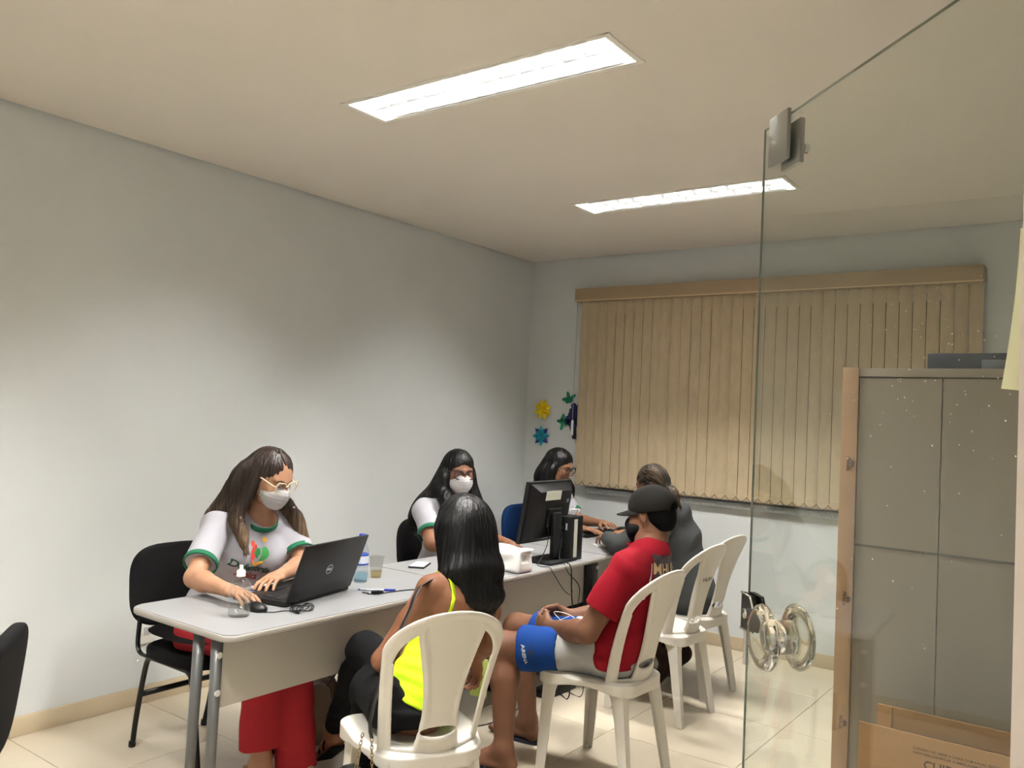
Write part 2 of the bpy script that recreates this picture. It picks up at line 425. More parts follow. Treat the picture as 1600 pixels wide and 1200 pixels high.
box(bm, (0.012, RY/2, H+0.035), (0.024, -RY, 0.004)); box(bm, (RX/2, -0.012, H+0.035), (RX, 0.024, 0.004))
struct(obj('trim_3', bm, SHADOWGAP))
for (x, y) in LAMPS:
    where = {0: 'nearer recessed fluorescent ceiling light, long and bright, above the first desk', 1: 'farther recessed fluorescent ceiling light seen near the window blind',
             2: 'unseen added ceiling light over the doorway side', 3: 'unseen added ceiling light behind the doorway'}[LAMPS.index((x, y))]
    t = thing('ceiling_light', where, 'ceiling light', (x, y, H), 0, 'recessed ceiling lights')
    bm = bmesh.new()      # housing (open below)
    box(bm, (FL/2, FW/2, 0.088), (FL, FW, 0.004))
    for yy in (0.002, FW-0.002): box(bm, (FL/2, yy, 0.045), (FL, 0.004, 0.088))
    for xx in (0.002, FL-0.002): box(bm, (xx, FW/2, 0.045), (0.004, FW, 0.088))
    obj('housing', bm, WHITEP, t)
    bm = bmesh.new()
    for yy in (-0.004, FW+0.004): box(bm, (FL/2, yy, -0.002), (FL+0.036, 0.022, 0.004))
    for xx in (-0.004, FL+0.004): box(bm, (xx, FW/2, -0.0021), (0.022, FW+0.030, 0.004))
    obj('frame', bm, WHITEP, t)
    n = 12; x0 = 0.05; x1 = FL-0.05
    for yy in (0.012, FW/2, FW-0.012):
        bm = bmesh.new(); wv = 0.018 if yy == FW/2 else 0.010
        prism(bm, [(-wv*0.15, 0), (wv*0.15, 0), (wv, 0.05), (-wv, 0.05)], x0, x1, Matrix(((0,0,1,0),(1,0,0,yy),(0,1,0,0.001),(0,0,0,1))))
        obj('side_reflector', bm, ALU, t, smooth=False)
    for k in range(n+1):
        xx = x0+(x1-x0)*k/n
        bm = bmesh.new()     # V-shaped blade, arched
        for (ya, yb) in ((0.014, FW/2-0.004), (FW/2+0.004, FW-0.014)):
            m8 = 6
            for q in range(m8):
                a = ya+(yb-ya)*q/m8; b = ya+(yb-ya)*(q+1)/m8
                za = 0.012*math.sin(PI*q/m8); zb = 0.012*math.sin(PI*(q+1)/m8)
                A = [bm.verts.new((xx, a, za)), bm.verts.new((xx, b, zb)), bm.verts.new((xx+0.011, b, 0.045)), bm.verts.new((xx+0.011, a, 0.045)),
                     bm.verts.new((xx-0.011, b, 0.045)), bm.verts.new((xx-0.011, a, 0.045))]
                bm.faces.new((A[0], A[1], A[2], A[3])); bm.faces.new((A[0], A[5], A[4], A[1]))
        obj('louver_blade', bm, ALU, t)
    for yy in (FW*0.27, FW*0.73):
        tubeo('fluorescent_tube', [(0.03, yy, 0.066), (FL-0.03, yy, 0.066)], 0.013, TUBE, t, seg=12)
    l = lamp_light(x, y); l.parent = t; l.location = (FL/2, FW/2, 0.0855); del l['kind']

# ---------------------------------------------------------------- vertical blind
FAB = mat('blind_fabric', (186, 168, 138), 0.9, var=0.05, vscale=30, bump=0.25, bscale=400, stretch=(1, 1, 0.3))
FABH = mat('blind_rail', (166, 144, 114), 0.6)
vb = thing('vertical_blind', 'wide beige vertical-slat fabric window blind on the back wall', 'blind', (0, 0, 0))
rail = boxr('headrail', (0.485, -0.115, 2.395), (3.235, 0.0, 2.495), FABH, vb, bev=0.002)
boxr('rail_lip', (0.487, -0.118, 2.398), (3.234, -0.115, 2.405), mat('rail_lip_light', (214, 190, 150), 0.4), rail)
NS = 36; bx0, bx1 = 0.555, 3.195; zb = 1.002; zt = 2.40
for i in range(NS):
    x = bx0+(bx1-bx0)*i/(NS-1); ang = math.radians(4)+random.uniform(-0.03, 0.03)
    if i in (9, 15): ang += 0.22
    wS = 0.0357; bm = bmesh.new(); prev = None
    tw = random.uniform(-0.04, 0.04)
    rows = [(zt, 0), (1.7, 0.0), (zb+0.045, tw), (zb+0.043, tw), (zb, tw)]
    G = []
    for side in (0.0011, -0.0011):
        S = []
        for r, (z, dt) in enumerate(rows):
            R = []
            for q in range(5):
                s = -wS+2*wS*q/4; bow = 0.005*(1-(s/wS)**2); th = 0.0028 if r >= 3 else 0
                a = ang+dt; yy = -0.058-bow+side*(1+th*600); R.append(bm.verts.new((x+s*math.cos(a), yy+s*math.sin(a), z)))
            S.append(R)
        G.append(S)
    for S, fl_ in ((G[0], False), (G[1], True)):
        for r in range(4):
            for q in range(4):
                f = (S[r][q], S[r][q+1], S[r+1][q+1], S[r+1][q]); bm.faces.new(f if fl_ else f[::-1])
    for r in range(4):
        bm.faces.new((G[0][r][0], G[1][r][0], G[1][r+1][0], G[0][r+1][0])); bm.faces.new((G[0][r][4], G[0][r+1][4], G[1][r+1][4], G[1][r][4]))
    for q in range(4):
        bm.faces.new((G[0][4][q], G[0][4][q+1], G[1][4][q+1], G[1][4][q])); bm.faces.new((G[0][0][q+1], G[0][0][q], G[1][0][q], G[1][0][q+1]))
    obj('slat', bm, FAB, vb)
BCH = mat('bead_chain', (96, 76, 50), 0.6)
for i in range(NS-1):
    xa = bx0+(bx1-bx0)*i/(NS-1)-0.036; xb = xa+(bx1-bx0)/(NS-1)
    P = [(xa+(xb-xa)*k/8, -0.078, zb+0.028-0.028*math.sin(PI*k/8)) for k in range(9)]
    tubeo('bead_chain', P, 0.0023, BCH, vb, seg=5)
tubeo('pull_cord', [(0.472, -0.05, 2.40), (0.470, -0.05, 1.49)], 0.0022, mat('cord_white', (205, 200, 188), 0.7), vb, seg=6)
latheo('cord_weight', [(0.004, 0), (0.0105, 0.004), (0.0105, 0.105), (0.005, 0.12)], mat('cord_weight_white', (236, 236, 236), 0.4), vb, (0.470, -0.05, 1.372), 12)

# ---------------------------------------------------------------- paper and foam decorations on the back wall
def star_flower(name, label, cx, cz, r, c1, c2, rot=0.0):
    t = thing(name, label, 'wall decoration', (cx, -0.001, cz), 0)
    for layer, (mtl, rr, n, a0, yb) in enumerate(((c2, r, 4, PI/4, 0.012), (c1, r*0.98, 4, 0, 0.022), (c1, r*0.62, 4, PI/4, 0.034))):
        for k in range(n):
            a = rot+a0+2*PI*k/n; d = Vector((math.cos(a), 0, math.sin(a))); s = Vector((-math.sin(a), 0, math.cos(a)))
            bm = bmesh.new(); base = Vector((0, -yb+0.01, 0))
            tip = d*rr+Vector((0, -yb*0.7, 0)); l = d*rr*0.5+s*rr*0.30+Vector((0, -yb*0.5, 0)); q = d*rr*0.5-s*rr*0.30+Vector((0, -yb*0.5, 0))
            ridge = d*rr*0.5+Vector((0, -yb-0.012, 0)); up = [bm.verts.new(v) for v in (base, l, tip, q, ridge)]
            lo = [bm.verts.new(v+Vector((0, 0.0015, 0))) for v in (base, l, tip, q, ridge)]
            for (A, fl_) in ((up, 0), (lo, 1)):
                for x in ((0, 1, 4), (1, 2, 4), (2, 3, 4), (3, 0, 4)):
                    f = [A[i] for i in x]; bm.faces.new(f if not fl_ else f[::-1])
            for i in range(4): bm.faces.new((up[i], lo[i], lo[(i+1) % 4], up[(i+1) % 4]))
            o = obj('petal', bm, mtl, t)
    return t
YEL = mat('yellow_paper', (240, 214, 20), 0.6); TEAL = mat('teal_paper', (28, 140, 165), 0.5); NAVY = mat('navy_paper', (24, 48, 120), 0.6)
star_flower('paper_flower', 'yellow folded-paper star flower on the back wall', 0.163, 1.562, 0.088, YEL, YEL, 0.35)
star_flower('paper_flower', 'teal and dark blue folded-paper star flower on the back wall', 0.160, 1.354, 0.086, TEAL, NAVY, 0.05)
t = thing('foam_plant_decoration', 'green and navy foam plant cutout half hidden by the blind', 'wall decoration', (0, 0, 0))
GRF = mat('green_foam', (16, 128, 92), 0.8); NVF = mat('navy_foam', (28, 36, 86), 0.8); BKF = mat('black_foam', (24, 24, 26), 0.8)
def cut(name, pts, y, mtl, th=0.004):
    bm = bmesh.new(); prism(bm, pts, 0, th, Matrix(((1,0,0,0),(0,0,1,y),(0,1,0,0),(0,0,0,1)))); bmesh.ops.triangulate(bm, faces=[f for f in bm.faces if len(f.verts) > 4]); obj(name, bm, mtl, t)
def leaf(cx, cz, rot, r):
    P = []
    for k in range(40):
        a = 2*PI*k/40; rr = r*(0.62+0.38*math.cos(5*a)) if abs(((a+PI) % (2*PI))-PI) < 2.3 else r*0.4
        P.append((cx+rr*math.cos(a+rot), cz+rr*math.sin(a+rot)))
    return P
cut('leaf', leaf(0.405, 1.648, 1.9, 0.068), -0.006, GRF); cut('leaf', leaf(0.365, 1.470, 3.0, 0.07), -0.006, GRF)
for k, (gx, gz) in enumerate([(0.45, 1.60), (0.435, 1.56), (0.46, 1.555), (0.425, 1.53), (0.45, 1.52), (0.405, 1.50), (0.43, 1.495), (0.455, 1.49), (0.415, 1.47), (0.44, 1.46), (0.46, 1.45), (0.40, 1.475), (0.445, 1.43), (0.47, 1.58), (0.475, 1.53)]):
    cut('foam_disc', [(gx+0.024*math.cos(a), gz+0.024*math.sin(a)) for a in np.linspace(0, 2*PI, 13)[:-1]], -0.010-0.0012*(k % 3), NVF)
cut('foam_vase', [(0.405, 1.46), (0.43, 1.42), (0.443, 1.38), (0.447, 1.345), (0.478, 1.345), (0.478, 1.60), (0.49, 1.665), (0.485, 1.44)], -0.0055, BKF)

# ---------------------------------------------------------------- wall outlet
t = thing('wall_outlet', 'white electrical outlet plate on the left wall behind the black chair', 'outlet', (0.001, -3.19, 0.355), 0)
boxr('plate', (0, -0.04, -0.062), (0.008, 0.04, 0.062), WHITEP, t, bev=0.003)
boxr('socket', (0.008, -0.016, -0.02), (0.0115, 0.016, 0.02), mat('socket_grey', (190, 190, 188), 0.5), t, bev=0.004)

# ---------------------------------------------------------------- desks
DT = mat('desk_laminate', (142, 142, 142), 0.38, var=0.02, vscale=4)
DEDGE = mat('desk_edge', (158, 153, 146), 0.45)
DP = mat('desk_panel', (176, 170, 160), 0.55, var=0.02, vscale=3)
DLEG = mat('desk_leg_grey', (98, 98, 97), 0.4, metal=0.3)
DCAP = mat('bolt_cap', (205, 203, 198), 0.4); BLKP = mat('black_plastic', (12, 12, 13), 0.45, spec=0.35); BLKM = mat('black_metal', (14, 14, 15), 0.35, metal=0.2)
def desk(label, x0, x1, y0, y1, cover_far=False):
    t = thing('desk', label, 'desk', ((x0+x1)/2, (y0+y1)/2, 0), 0, 'row of light grey office desks')
    wx, wy = x1-x0, y1-y0
    bm = bmesh.new(); prism(bm, rrect(wx, wy, 0.045), 0.715, 0.74)
    bmesh.ops.bevel(bm, geom=[e for e in bm.edges if abs(e.verts[0].co.z-e.verts[1].co.z) < 1e-6], offset=0.004, segments=2, affect='EDGES')
    tp = obj('desktop', bm, DT, t, auto=True)
    ring = [(x*1.0, y*1.0, 0.7275) for x, y in rrect(wx+0.001, wy+0.001, 0.045)]
    bm = bmesh.new(); tube(bm, ring, 0.0, 8, True, flat=(0.0028, 0.0105)); obj('edge_band', bm, DEDGE, tp, smooth=True)
    px = wx/2-0.11
    boxr('modesty_panel', (px-0.009, -wy/2+0.045, 0.475), (px+0.009, wy/2-0.045, 0.712), DP, t, bev=0.002)
    for s in (-1, 1):
        yy = s*(wy/2-0.035)
        for xx, top in ((0.072, 0.088), (px-0.0, px)):
            bm = bmesh.new(); lo = rrect(0.032, 0.028, 0.012, 3)
            a = [bm.verts.new((x+xx, y+yy, 0.045)) for x, y in lo]; b = [bm.verts.new((x*1.25+top, y*1.25+yy, 0.716)) for x, y in lo]
            for i in range(len(lo)): bm.faces.new((a[i], a[(i+1) % len(lo)], b[(i+1) % len(lo)], b[i]))
            bm.faces.new(a[::-1]); bm.faces.new(b)
            lg = obj('leg', bm, DLEG, t, smooth=True)
        boxr('foot', (-wx/2+0.03, yy-0.027, 0.0), (wx/2-0.03, yy+0.027, 0.047), DLEG, t, bev=0.012)
        for zz in (0.53, 0.655): latheo('bolt_cap', [(0.012, 0), (0.011, 0.004), (0.0, 0.007)], DCAP, t, (px+0.016, yy-s*0.0, zz), 12, Ry(PI/2))
        if cover_far and s > 0:
            boxr('cable_cover', (-0.055, yy-0.018, 0.06), (px-0.018, yy+0.018, 0.70), BLKP, t, bev=0.006)
            boxr('cable_cover', (px+0.018, yy-0.06, 0.05), (px+0.03, yy+0.01, 0.712), BLKP, t, bev=0.003)
    return t
desk('nearest light grey desk, with the laptop and clear gel bottle on it', 0.96, 1.56, -3.84, -2.586)
desk('middle light grey desk, with the computer monitor on it', 0.96, 1.56, -2.577, -1.354, True)
desk('farthest light grey desk, in front of the window, with the keyboard', 0.96, 1.56, -1.345, -0.10)

# ---------------------------------------------------------------- white plastic chairs
PLW = mat('white_plastic_chair', (204, 199, 188), 0.35, var=0.02, vscale=3)
# the shell: flat profile (s sideways, v height) cut out, then bent to shape
def bw(v): return 0.178+0.036*np.clip((v-0.44)/0.34, 0, 1)
def pw(v):
    t = np.clip((v-0.44)/0.38, 0, 1); return 0.082-0.050*np.sin(np.minimum(t*1.35, 1)*PI*0.5)*(1-t)*1.0+0.030*t*t
def back_fn(P):
    s, v, w_ = np.abs(P[..., 0]), P[..., 1], P[..., 2]
    top = (np.sqrt((s/0.214)**2+((v-0.765)/0.140)**2)-1)*0.140
    out = np.where(v > 0.765, top, s-bw(v)); out = np.maximum(out, 0.405-v)
    inn = (np.sqrt((s/0.172)**2+((v-0.73)/0.127)**2)-1)*0.127
    inn = np.where(v > 0.73, inn, s-(bw(v)-0.040))
    h = np.maximum(np.maximum(inn, pw(v)-s), 0.452+0.00*s-v)
    h2 = (np.sqrt((s/0.056)**2+((v-0.503)/0.0165)**2)-1)*0.0165
    d2 = np.maximum(np.maximum(out, -h-0.0), -h2)
    rim = np.clip(1-np.abs(d2+0.012)/0.014, 0, 1)
    th = 0.0045+0.0035*rim+np.where((s < pw(v)-0.02) & (v > 0.56) & (v < 0.80), -0.0012, 0)
    q0 = d2+0.006; q1 = np.abs(w_)-th+0.003
    return np.minimum(np.maximum(q0, q1), 0)+np.sqrt(np.maximum(q0, 0)**2+np.maximum(q1, 0)**2)-0.0045
def back_warp(Pv):
    s, v, w_ = Pv[:, 0], Pv[:, 1], Pv[:, 2]
    lean = 0.165+(v-0.44)*0.16+0.25*np.clip(v-0.44, 0, 1)**2
    curv = (2.6-1.6*np.clip((v-0.44)/0.42, 0, 1))*s*s
    low = np.clip((0.50-v)/0.09, 0, 1)**2
    return np.stack([lean-curv+w_-0.004*low, s*(1-0.25*np.abs(s)), v+0.0*w_], 1)
def seat_fn(P):
    x, y, z = P[..., 0], P[..., 1], P[..., 2]
    hw = 0.215-0.06*np.clip((x+0.02)/0.20, 0, 1)
    qx = np.abs(x+0.035)-0.215+0.07; qy = np.abs(y)-hw+0.07
    o = np.sqrt(np.maximum(qx, 0)**2+np.maximum(qy, 0)**2)+np.minimum(np.maximum(qx, qy), 0)-0.07
    zt_ = 0.442-0.012*np.exp(-((x-0.03)**2+y*y)/0.018)-0.035*np.clip((-x-0.20)/0.05, 0, 1)**2-0.020*np.clip((o+0.025)/0.025, 0, 1)**2
    top = np.maximum(z-zt_, zt_-0.010-z)
    sh = np.maximum(o, top)
    skirt = np.maximum(np.maximum(np.abs(o+0.004)-0.0045, z-0.432), 0.395+0.015*np.cos(x*16)-z)
    return np.minimum(sh, skirt)
def make_plastic_chair(label, loc, rz):
    t = thing('plastic_chair', label, 'chair', loc, rz, 'white plastic chairs')
    sdf('backrest', [Prim(back_fn, (-0.22, 0.40, -0.012), (0.22, 0.91, 0.012))], 0.0042, PLW, t, warp=back_warp)
    sdf('seat', [Prim(seat_fn, (-0.255, -0.22, 0.38), (0.185, 0.22, 0.45))], 0.0042, PLW, t)
    for sx in (-1, 1):
        for sy in (-1, 1):
            xt, yt = (-0.215, 0.185*sy) if sx < 0 else (0.150, 0.150*sy); xf, yf = (-0.235, 0.195*sy) if sx < 0 else (0.215, 0.178*sy)
            bm = bmesh.new(); rings = []
            for k in range(7):
                q = k/6; z = 0.425*(1-q)+0.001; x = xt+(xf-xt)*q; y = yt+(yf-yt)*q; wd = 0.058-0.018*q+0.03*max(0, 1-q*5)
                th = 0.0055; ix, iy = -sx, -sy
                prof = [(0, 0), (ix*wd*0.55, 0), (ix*wd, iy*0.008), (ix*wd, iy*(0.008+th)), (ix*th*1.4, iy*th*1.2), (ix*(0.008+th), iy*wd), (ix*0.008, iy*wd), (0, iy*wd*0.55)]
                rings.append([bm.verts.new((x+p[0], y+p[1], z)) for p in prof])
            for a, b in zip(rings[:-1], rings[1:]):
                for i in range(8): bm.faces.new((a[i], a[(i+1) % 8], b[(i+1) % 8], b[i]))
            bm.faces.new(rings[0]); bm.faces.new(rings[-1][::-1])
            bmesh.ops.triangulate(bm, faces=[f for f in bm.faces if len(f.verts) > 4])
            lg = obj('leg', bm, PLW, t, auto=True)
            bm = bmesh.new(); box(bm, (xf-sx*0.014, yf-sy*0.014, 0.0035), (0.030, 0.030, 0.007), bev=0.003, seg=1); obj('foot_pad', bm, PLW, lg)
    boxo('maker_plate', (0.1755, 0, 0.4735), (0.0015, 0.034, 0.007), mat('maker_plate_dark', (90, 86, 78), 0.6), t, Ry(0.1))
    return t
# local +x is the back of the chair
PC = make_plastic_chair('white plastic chair nearest the camera, under the woman in neon yellow', (2.025, -3.415, 0), math.radians(-28))
dup(PC, (2.14, -2.33, 0), math.radians(-3), 'white plastic chair under the man in the red shirt')
pc2 = dup(PC, (1.965, -1.44, 0), math.radians(-4), 'white plastic chair with handwriting in marker on its backrest')
dup(PC, (1.905, -0.99, 0), math.radians(-6), 'white plastic chair farthest back, under the person in the grey hoodie')

# ================================================================ people
def ortho(F, U):
    F = nrm(F); U = np.array(U, float); U = nrm(U-F*(U@F)); R = np.cross(F, U); return R, F, U
def skin(name, rgb): return mat(name, rgb, 0.55, spec=0.35, var=0.06, vscale=14, bump=0.02, bscale=250, sss=0.08)
def head_prims(O, F, U, nb, nose=True, w=1.0, neck_r=0.048, lips=True):
    R, F, U = ortho(F, U); O = np.array(O, float)
    L = lambda r, f, u: O+R*r*w+F*f+U*u
    ax = np.array([R, F, U]); P = []
    P.append(ell(L(0, -0.012, 0.030), (0.073*w, 0.093, 0.085), ax, k=0.01))
    P.append(ell(L(0, 0.022, -0.012), (0.066*w, 0.070, 0.088), ax, k=0.03))
    P.append(econe(L(-0.030, 0.035, -0.070), L(0.030, 0.035, -0.070), (0.035, 0.040), (0.035, 0.040), F, k=0.025))
    P.append(ell(L(0, 0.070, -0.094), (0.021, 0.017, 0.017), ax, k=0.022))
    for s in (-1, 1):
        P.append(ell(L(0.040*s, 0.058, -0.028), (0.024, 0.024, 0.022), ax, k=0.025))
        P.append(cone(L(0.006*s, 0.087, 0.021), L(0.045*s, 0.068, 0.024), 0.008, 0.007, k=0.016))
        P.append(ell(L(0.031*s, 0.094, 0.003), (0.016, 0.014, 0.010), ax, op='s', k=0.014))
        P.append(ell(L(0.031*s, 0.072, 0.002), (0.0145, 0.0135, 0.0125), ax, k=0.003))
        P.append(ell(L(0.074*s, -0.002, -0.006), (0.008, 0.017, 0.029), ax, k=0.006))
        P.append(ell(L(0.084*s, 0.001, -0.004), (0.006, 0.009, 0.017), ax, op='s', k=0.004))
    if nose:
        P.append(cone(L(0, 0.086, 0.012), L(0, 0.107, -0.026), 0.007, 0.0115, k=0.012))
        for s in (-1, 1): P.append(ell(L(0.011*s, 0.096, -0.030), (0.008, 0.010, 0.007), ax, k=0.008))
    if lips:
        P.append(econe(L(-0.018, 0.083, -0.056), L(0.018, 0.083, -0.056), (0.008, 0.005), (0.008, 0.005), F, k=0.008))
        P.append(econe(L(-0.016, 0.083, -0.066), L(0.016, 0.083, -0.066), (0.008, 0.006), (0.008, 0.006), F, k=0.008))
        P.append(cone(L(-0.022, 0.095, -0.061), L(0.022, 0.095, -0.061), 0.0022, 0.0022, op='s', k=0.004))
    P.append(cone(L(0, -0.020, -0.045), nb, neck_r, neck_r*1.12, k=0.03))
    return P, L, ax
def hand_prims(W, D, N, TH, curl=0.5, sc=1.0, spread=0.12, point=None):
    """W wrist, D direction of the fingers, N palm normal (the side fingers curl to), TH towards the thumb"""
    D = nrm(D); N = np.array(N, float); N = nrm(N-D*(N@D)); TT = np.cross(D, N); TT = TT*np.sign(TT@np.array(TH, float)+1e-9); W = np.array(W, float); P = []
    K = W+D*0.082*sc
    P.append(econe(W, W+D*0.03*sc, (0.024*sc, 0.019*sc), (0.030*sc, 0.016*sc), TT, k=0.02))
    P.append(econe(W+D*0.03*sc, K-D*0.008*sc, (0.032*sc, 0.0155*sc), (0.038*sc, 0.012*sc), TT, k=0.02))
    ln = [0.072, 0.080, 0.074, 0.058]
    for i in range(4):
        o = (0.029-0.0195*i)*sc; b = K+TT*o+D*(0.002-0.004*abs(i-1.3))*sc; d = nrm(D+TT*(1.3-i)*spread); p = b-D*0.014*sc; a = 0.0; r = (0.0088-0.0004*i)*sc
        cu = curl if point is None or i > 0 else 0.1
        for q, f in enumerate((0.47, 0.29, 0.24)):
            a += cu*(0.75, 1.0, 0.7)[q]; dd = d*math.cos(a)+N*math.sin(a); l = ln[i]*f*sc+(0.014*sc if q == 0 else 0)
            e = p+dd*l; P.append(cone(p, e, r, r*0.93, k=0.0035)); p = e; r *= 0.92
    b = W+D*0.022*sc+TT*0.022*sc+N*0.006*sc; d1 = nrm(D*0.75+TT*0.75+N*0.35); m_ = b+d1*0.042*sc
    P.append(cone(b, m_, 0.0145*sc, 0.011*sc, k=0.014)); d2 = nrm(D*1.0+TT*(0.15-0.2*curl)+N*(0.25+0.5*curl)); e = m_+d2*0.030*sc
    P.append(cone(m_, e, 0.0105*sc, 0.0095*sc, k=0.005)); P.append(cone(e, e+nrm(d2+N*0.25*curl)*0.022*sc, 0.0095*sc, 0.0078*sc, k=0.005))
    return P
def arm_prims(S, E, Wr, r=(0.050, 0.040, 0.038, 0.024), k=0.018):
    S, E, Wr = map(lambda v: np.array(v, float), (S, E, Wr)); m_ = S+(E-S)*0.45; f = E+(Wr-E)*0.28
    return [cone(S, m_, r[0], r[0]*0.92, k=0.02), cone(m_, E, r[0]*0.92, r[1], k=k), cone(E, f, r[1], r[2]*1.04, k=k), cone(f, Wr, r[2]*1.04, r[3], k=k)]
def leg_prims(Hp, Kn, An, r=(0.082, 0.058, 0.055, 0.034)):
    Hp, Kn, An = map(lambda v: np.array(v, float), (Hp, Kn, An)); c = Kn+(An-Kn)*0.3
    bk = nrm(np.cross(np.cross(An-Kn, Kn-Hp), An-Kn)); back = -bk*np.sign(bk@(Kn-Hp)+1e-9)
    return [cone(Hp, Kn, r[0], r[1], k=0.03), ell(Kn, (r[1]*1.03,)*3, k=0.02), cone(Kn, c+back*0.012, r[1]*0.9, r[2], k=0.02), cone(c+back*0.012, An, r[2], r[3], k=0.03)]
def pants(Hp, Kn, An, r, cut=0.90):
    Kn = np.array(Kn, float); An = np.array(An, float); c = Kn+(An-Kn)*cut
    return leg_prims(Hp, Kn, An, r)+[half(c, An-Kn, 0.11, k=0.004)]
def lock(pts, radii, lat, a=1.15, b=0.7, n=4, k=0.02):
    P = [np.array(v) for v in catmull(pts, n)]; N = len(P)-1; xs = np.linspace(0, N, len(radii)); rr = np.interp(np.arange(N+1), xs, radii)
    return [econe(P[i], P[i+1], (rr[i]*a, rr[i]*b), (rr[i+1]*a, rr[i+1]*b), lat, k=k) for i in range(N)]
def foot_prims(An, dirv, sc=1.0, toes=True):
    """ankle joint above the floor; sole at ankle z - 0.08*sc along down"""
    An = np.array(An, float); d = np.array(dirv, float); dh = nrm([d[0], d[1], 0]); dn = nrm(d) if abs(d[2]) > 1e-6 else dh
    up = nrm(np.array([0,0,1.0])-dn*dn[2]); sd = np.cross(dn, up); P = []
    heel = An-dn*0.030*sc-up*0.052*sc; ball = An+dn*0.125*sc-up*0.062*sc; mid = An+dn*0.05*sc-up*0.035*sc
    P += [cone(An, heel, 0.033*sc, 0.027*sc, k=0.03), econe(heel, ball, (0.030*sc, 0.026*sc), (0.042*sc, 0.017*sc), sd, k=0.02), econe(An, mid+dn*0.04*sc, (0.030*sc, 0.034*sc), (0.034*sc, 0.020*sc), sd, k=0.03)]
    if toes:
        for i in range(5):
            o = (i-2)*0.0165*sc; l = (0.050, 0.046, 0.042, 0.036, 0.028)[i]*sc; r = (0.0125, 0.0092, 0.0088, 0.0085, 0.008)[i]*sc
            b = ball+sd*o+dn*0.008*sc-up*0.002; P.append(cone(b, b+dn*l-up*0.002*sc, r, r*0.95, k=0.004))
    return P, (dn, up, sd, heel, ball)
def bb(prims, pad=0.015): return (np.min([p.lo for p in prims], 0)-pad, np.max([p.hi for p in prims], 0)+pad)
def torso_prims(J, sx=1.0, bust=True, bulk=1.0, d=0.0, k=0.03):
    pel, ch, sR, sL = [np.array(J[n], float) for n in ('pel', 'ch', 'sR', 'sL')]; lat = nrm(sL-sR); up = nrm(ch-pel); fw = np.cross(lat, up); fw = nrm(fw)
    # lat points to the left shoulder; forward = lat x up  (left-hand side x up = forward)
    fw = -fw if fw@np.array(J['fwd'], float) < 0 else fw
    wst = pel+(ch-pel)*0.42; rib = pel+(ch-pel)*0.78; P = []; b = bulk
    P.append(econe(pel-up*0.03, pel+up*0.06, (0.155*sx*b+d, 0.105*b+d), (0.140*sx*b+d, 0.100*b+d), lat, k=k))
    P.append(econe(pel+up*0.05, wst, (0.140*sx*b+d, 0.100*b+d), (0.120*b*sx+d, 0.090*b+d), lat, k=k))
    P.append(econe(wst, rib, (0.120*b*sx+d, 0.090*b+d), (0.145*sx+d, 0.100*b+d), lat, k=k))
    P.append(econe(rib, ch+up*0.01, (0.145*sx+d, 0.100*b+d), (0.120*sx+d, 0.070+d), lat, k=k))
    P.append(econe(sR+up*0.005, sL+up*0.005, (0.045+d, 0.045+d), (0.045+d, 0.045+d), fw, k=0.03))
    nbk = ch+up*0.045
    P.append(cone(sR+up*0.01, nbk, 0.030+d, 0.048+d*0.5, k=0.03)); P.append(cone(sL+up*0.01, nbk, 0.030+d, 0.048+d*0.5, k=0.03))
    if bust:
        for s in (-1, 1): P.append(ell(rib+fw*(0.070*b+d*0.8)+lat*s*0.068-up*0.01, (0.062+d,)*3, k=0.035))
    return P, (lat, up, fw)
def glasses(parent, L, ax, col, kind='cat', lens_tint=(0.93, 0.93, 0.93, 1), fr=0.0016, sz=1.0, down=0.0):
    g = tubeo_group = None; R, F, U = [Vector(a) for a in ax]; O = Vector(L(0, 0.104, 0.000-down))
    bm = bmesh.new()
    for s in (-1, 1):
        pts = []
        for k in range(24):
            a = 2*PI*k/24; x = math.cos(a); z = math.sin(a)
            if kind == 'cat': px = 0.0265*(abs(x)**0.8)*(1 if x > 0 else -1); pz = 0.020*(abs(z)**0.85)*(1 if z > 0 else -1)+(0.006 if (x > 0.3 and z > 0) else 0)
            else: px = 0.0255*x; pz = 0.0225*z
            pts.append(O+R*s*(0.0335+px*sz)+U*pz*sz-F*(0.004+0.10*max(0, px)**1.0*0.12))
        tube(bm, pts, fr, 6, True)
        h = O+R*s*(0.0335+0.0265)+U*0.008-F*0.006
        tube(bm, [h, h+R*s*0.013-F*0.012, Vector(L(0.079*s, 0.02, 0.010)), Vector(L(0.081*s, -0.006, 0.006)), Vector(L(0.079*s, -0.022, -0.012))], fr*1.1, 6)
    tube(bm, [O-R*0.008+U*0.006, O+U*0.009+F*0.001, O+R*0.008+U*0.006], fr, 6)
    g = obj('glasses', bm, col, parent, smooth=True)
    for s in (-1, 1):
        bm = bmesh.new(); c = O+R*s*0.0335-F*0.0045
        ring = [bm.verts.new(c+R*0.025*sz*math.cos(2*PI*k/16)+U*0.019*sz*math.sin(2*PI*k/16)) for k in range(16)]; bm.faces.new(ring)
        obj('lens', bm, glassmat('lens_glass', lens_tint, 1.2), g)
    return g
def eyes(parent, L, ax, look=(0, 0)):
    R, F, U = [Vector(a) for a in ax]
    for s in (-1, 1):
        bm = bmesh.new(); c = Vector(L(0.031*s, 0.0741, 0.001)); bmesh.ops.create_icosphere(bm, subdivisions=2, radius=0.0118)
        for v in bm.verts: v.co += c
        e = obj('eye', bm, mat('eye_white', (225, 220, 214), 0.25), parent, smooth=True)
        bm = bmesh.new(); d = (F+R*look[0]+U*look[1]).normalized(); bmesh.ops.create_icosphere(bm, subdivisions=2, radius=0.0062)
        for v in bm.verts: v.co += c+d*0.0070
        obj('iris', bm, mat('iris_brown', (40, 26, 18), 0.15), e, smooth=True)
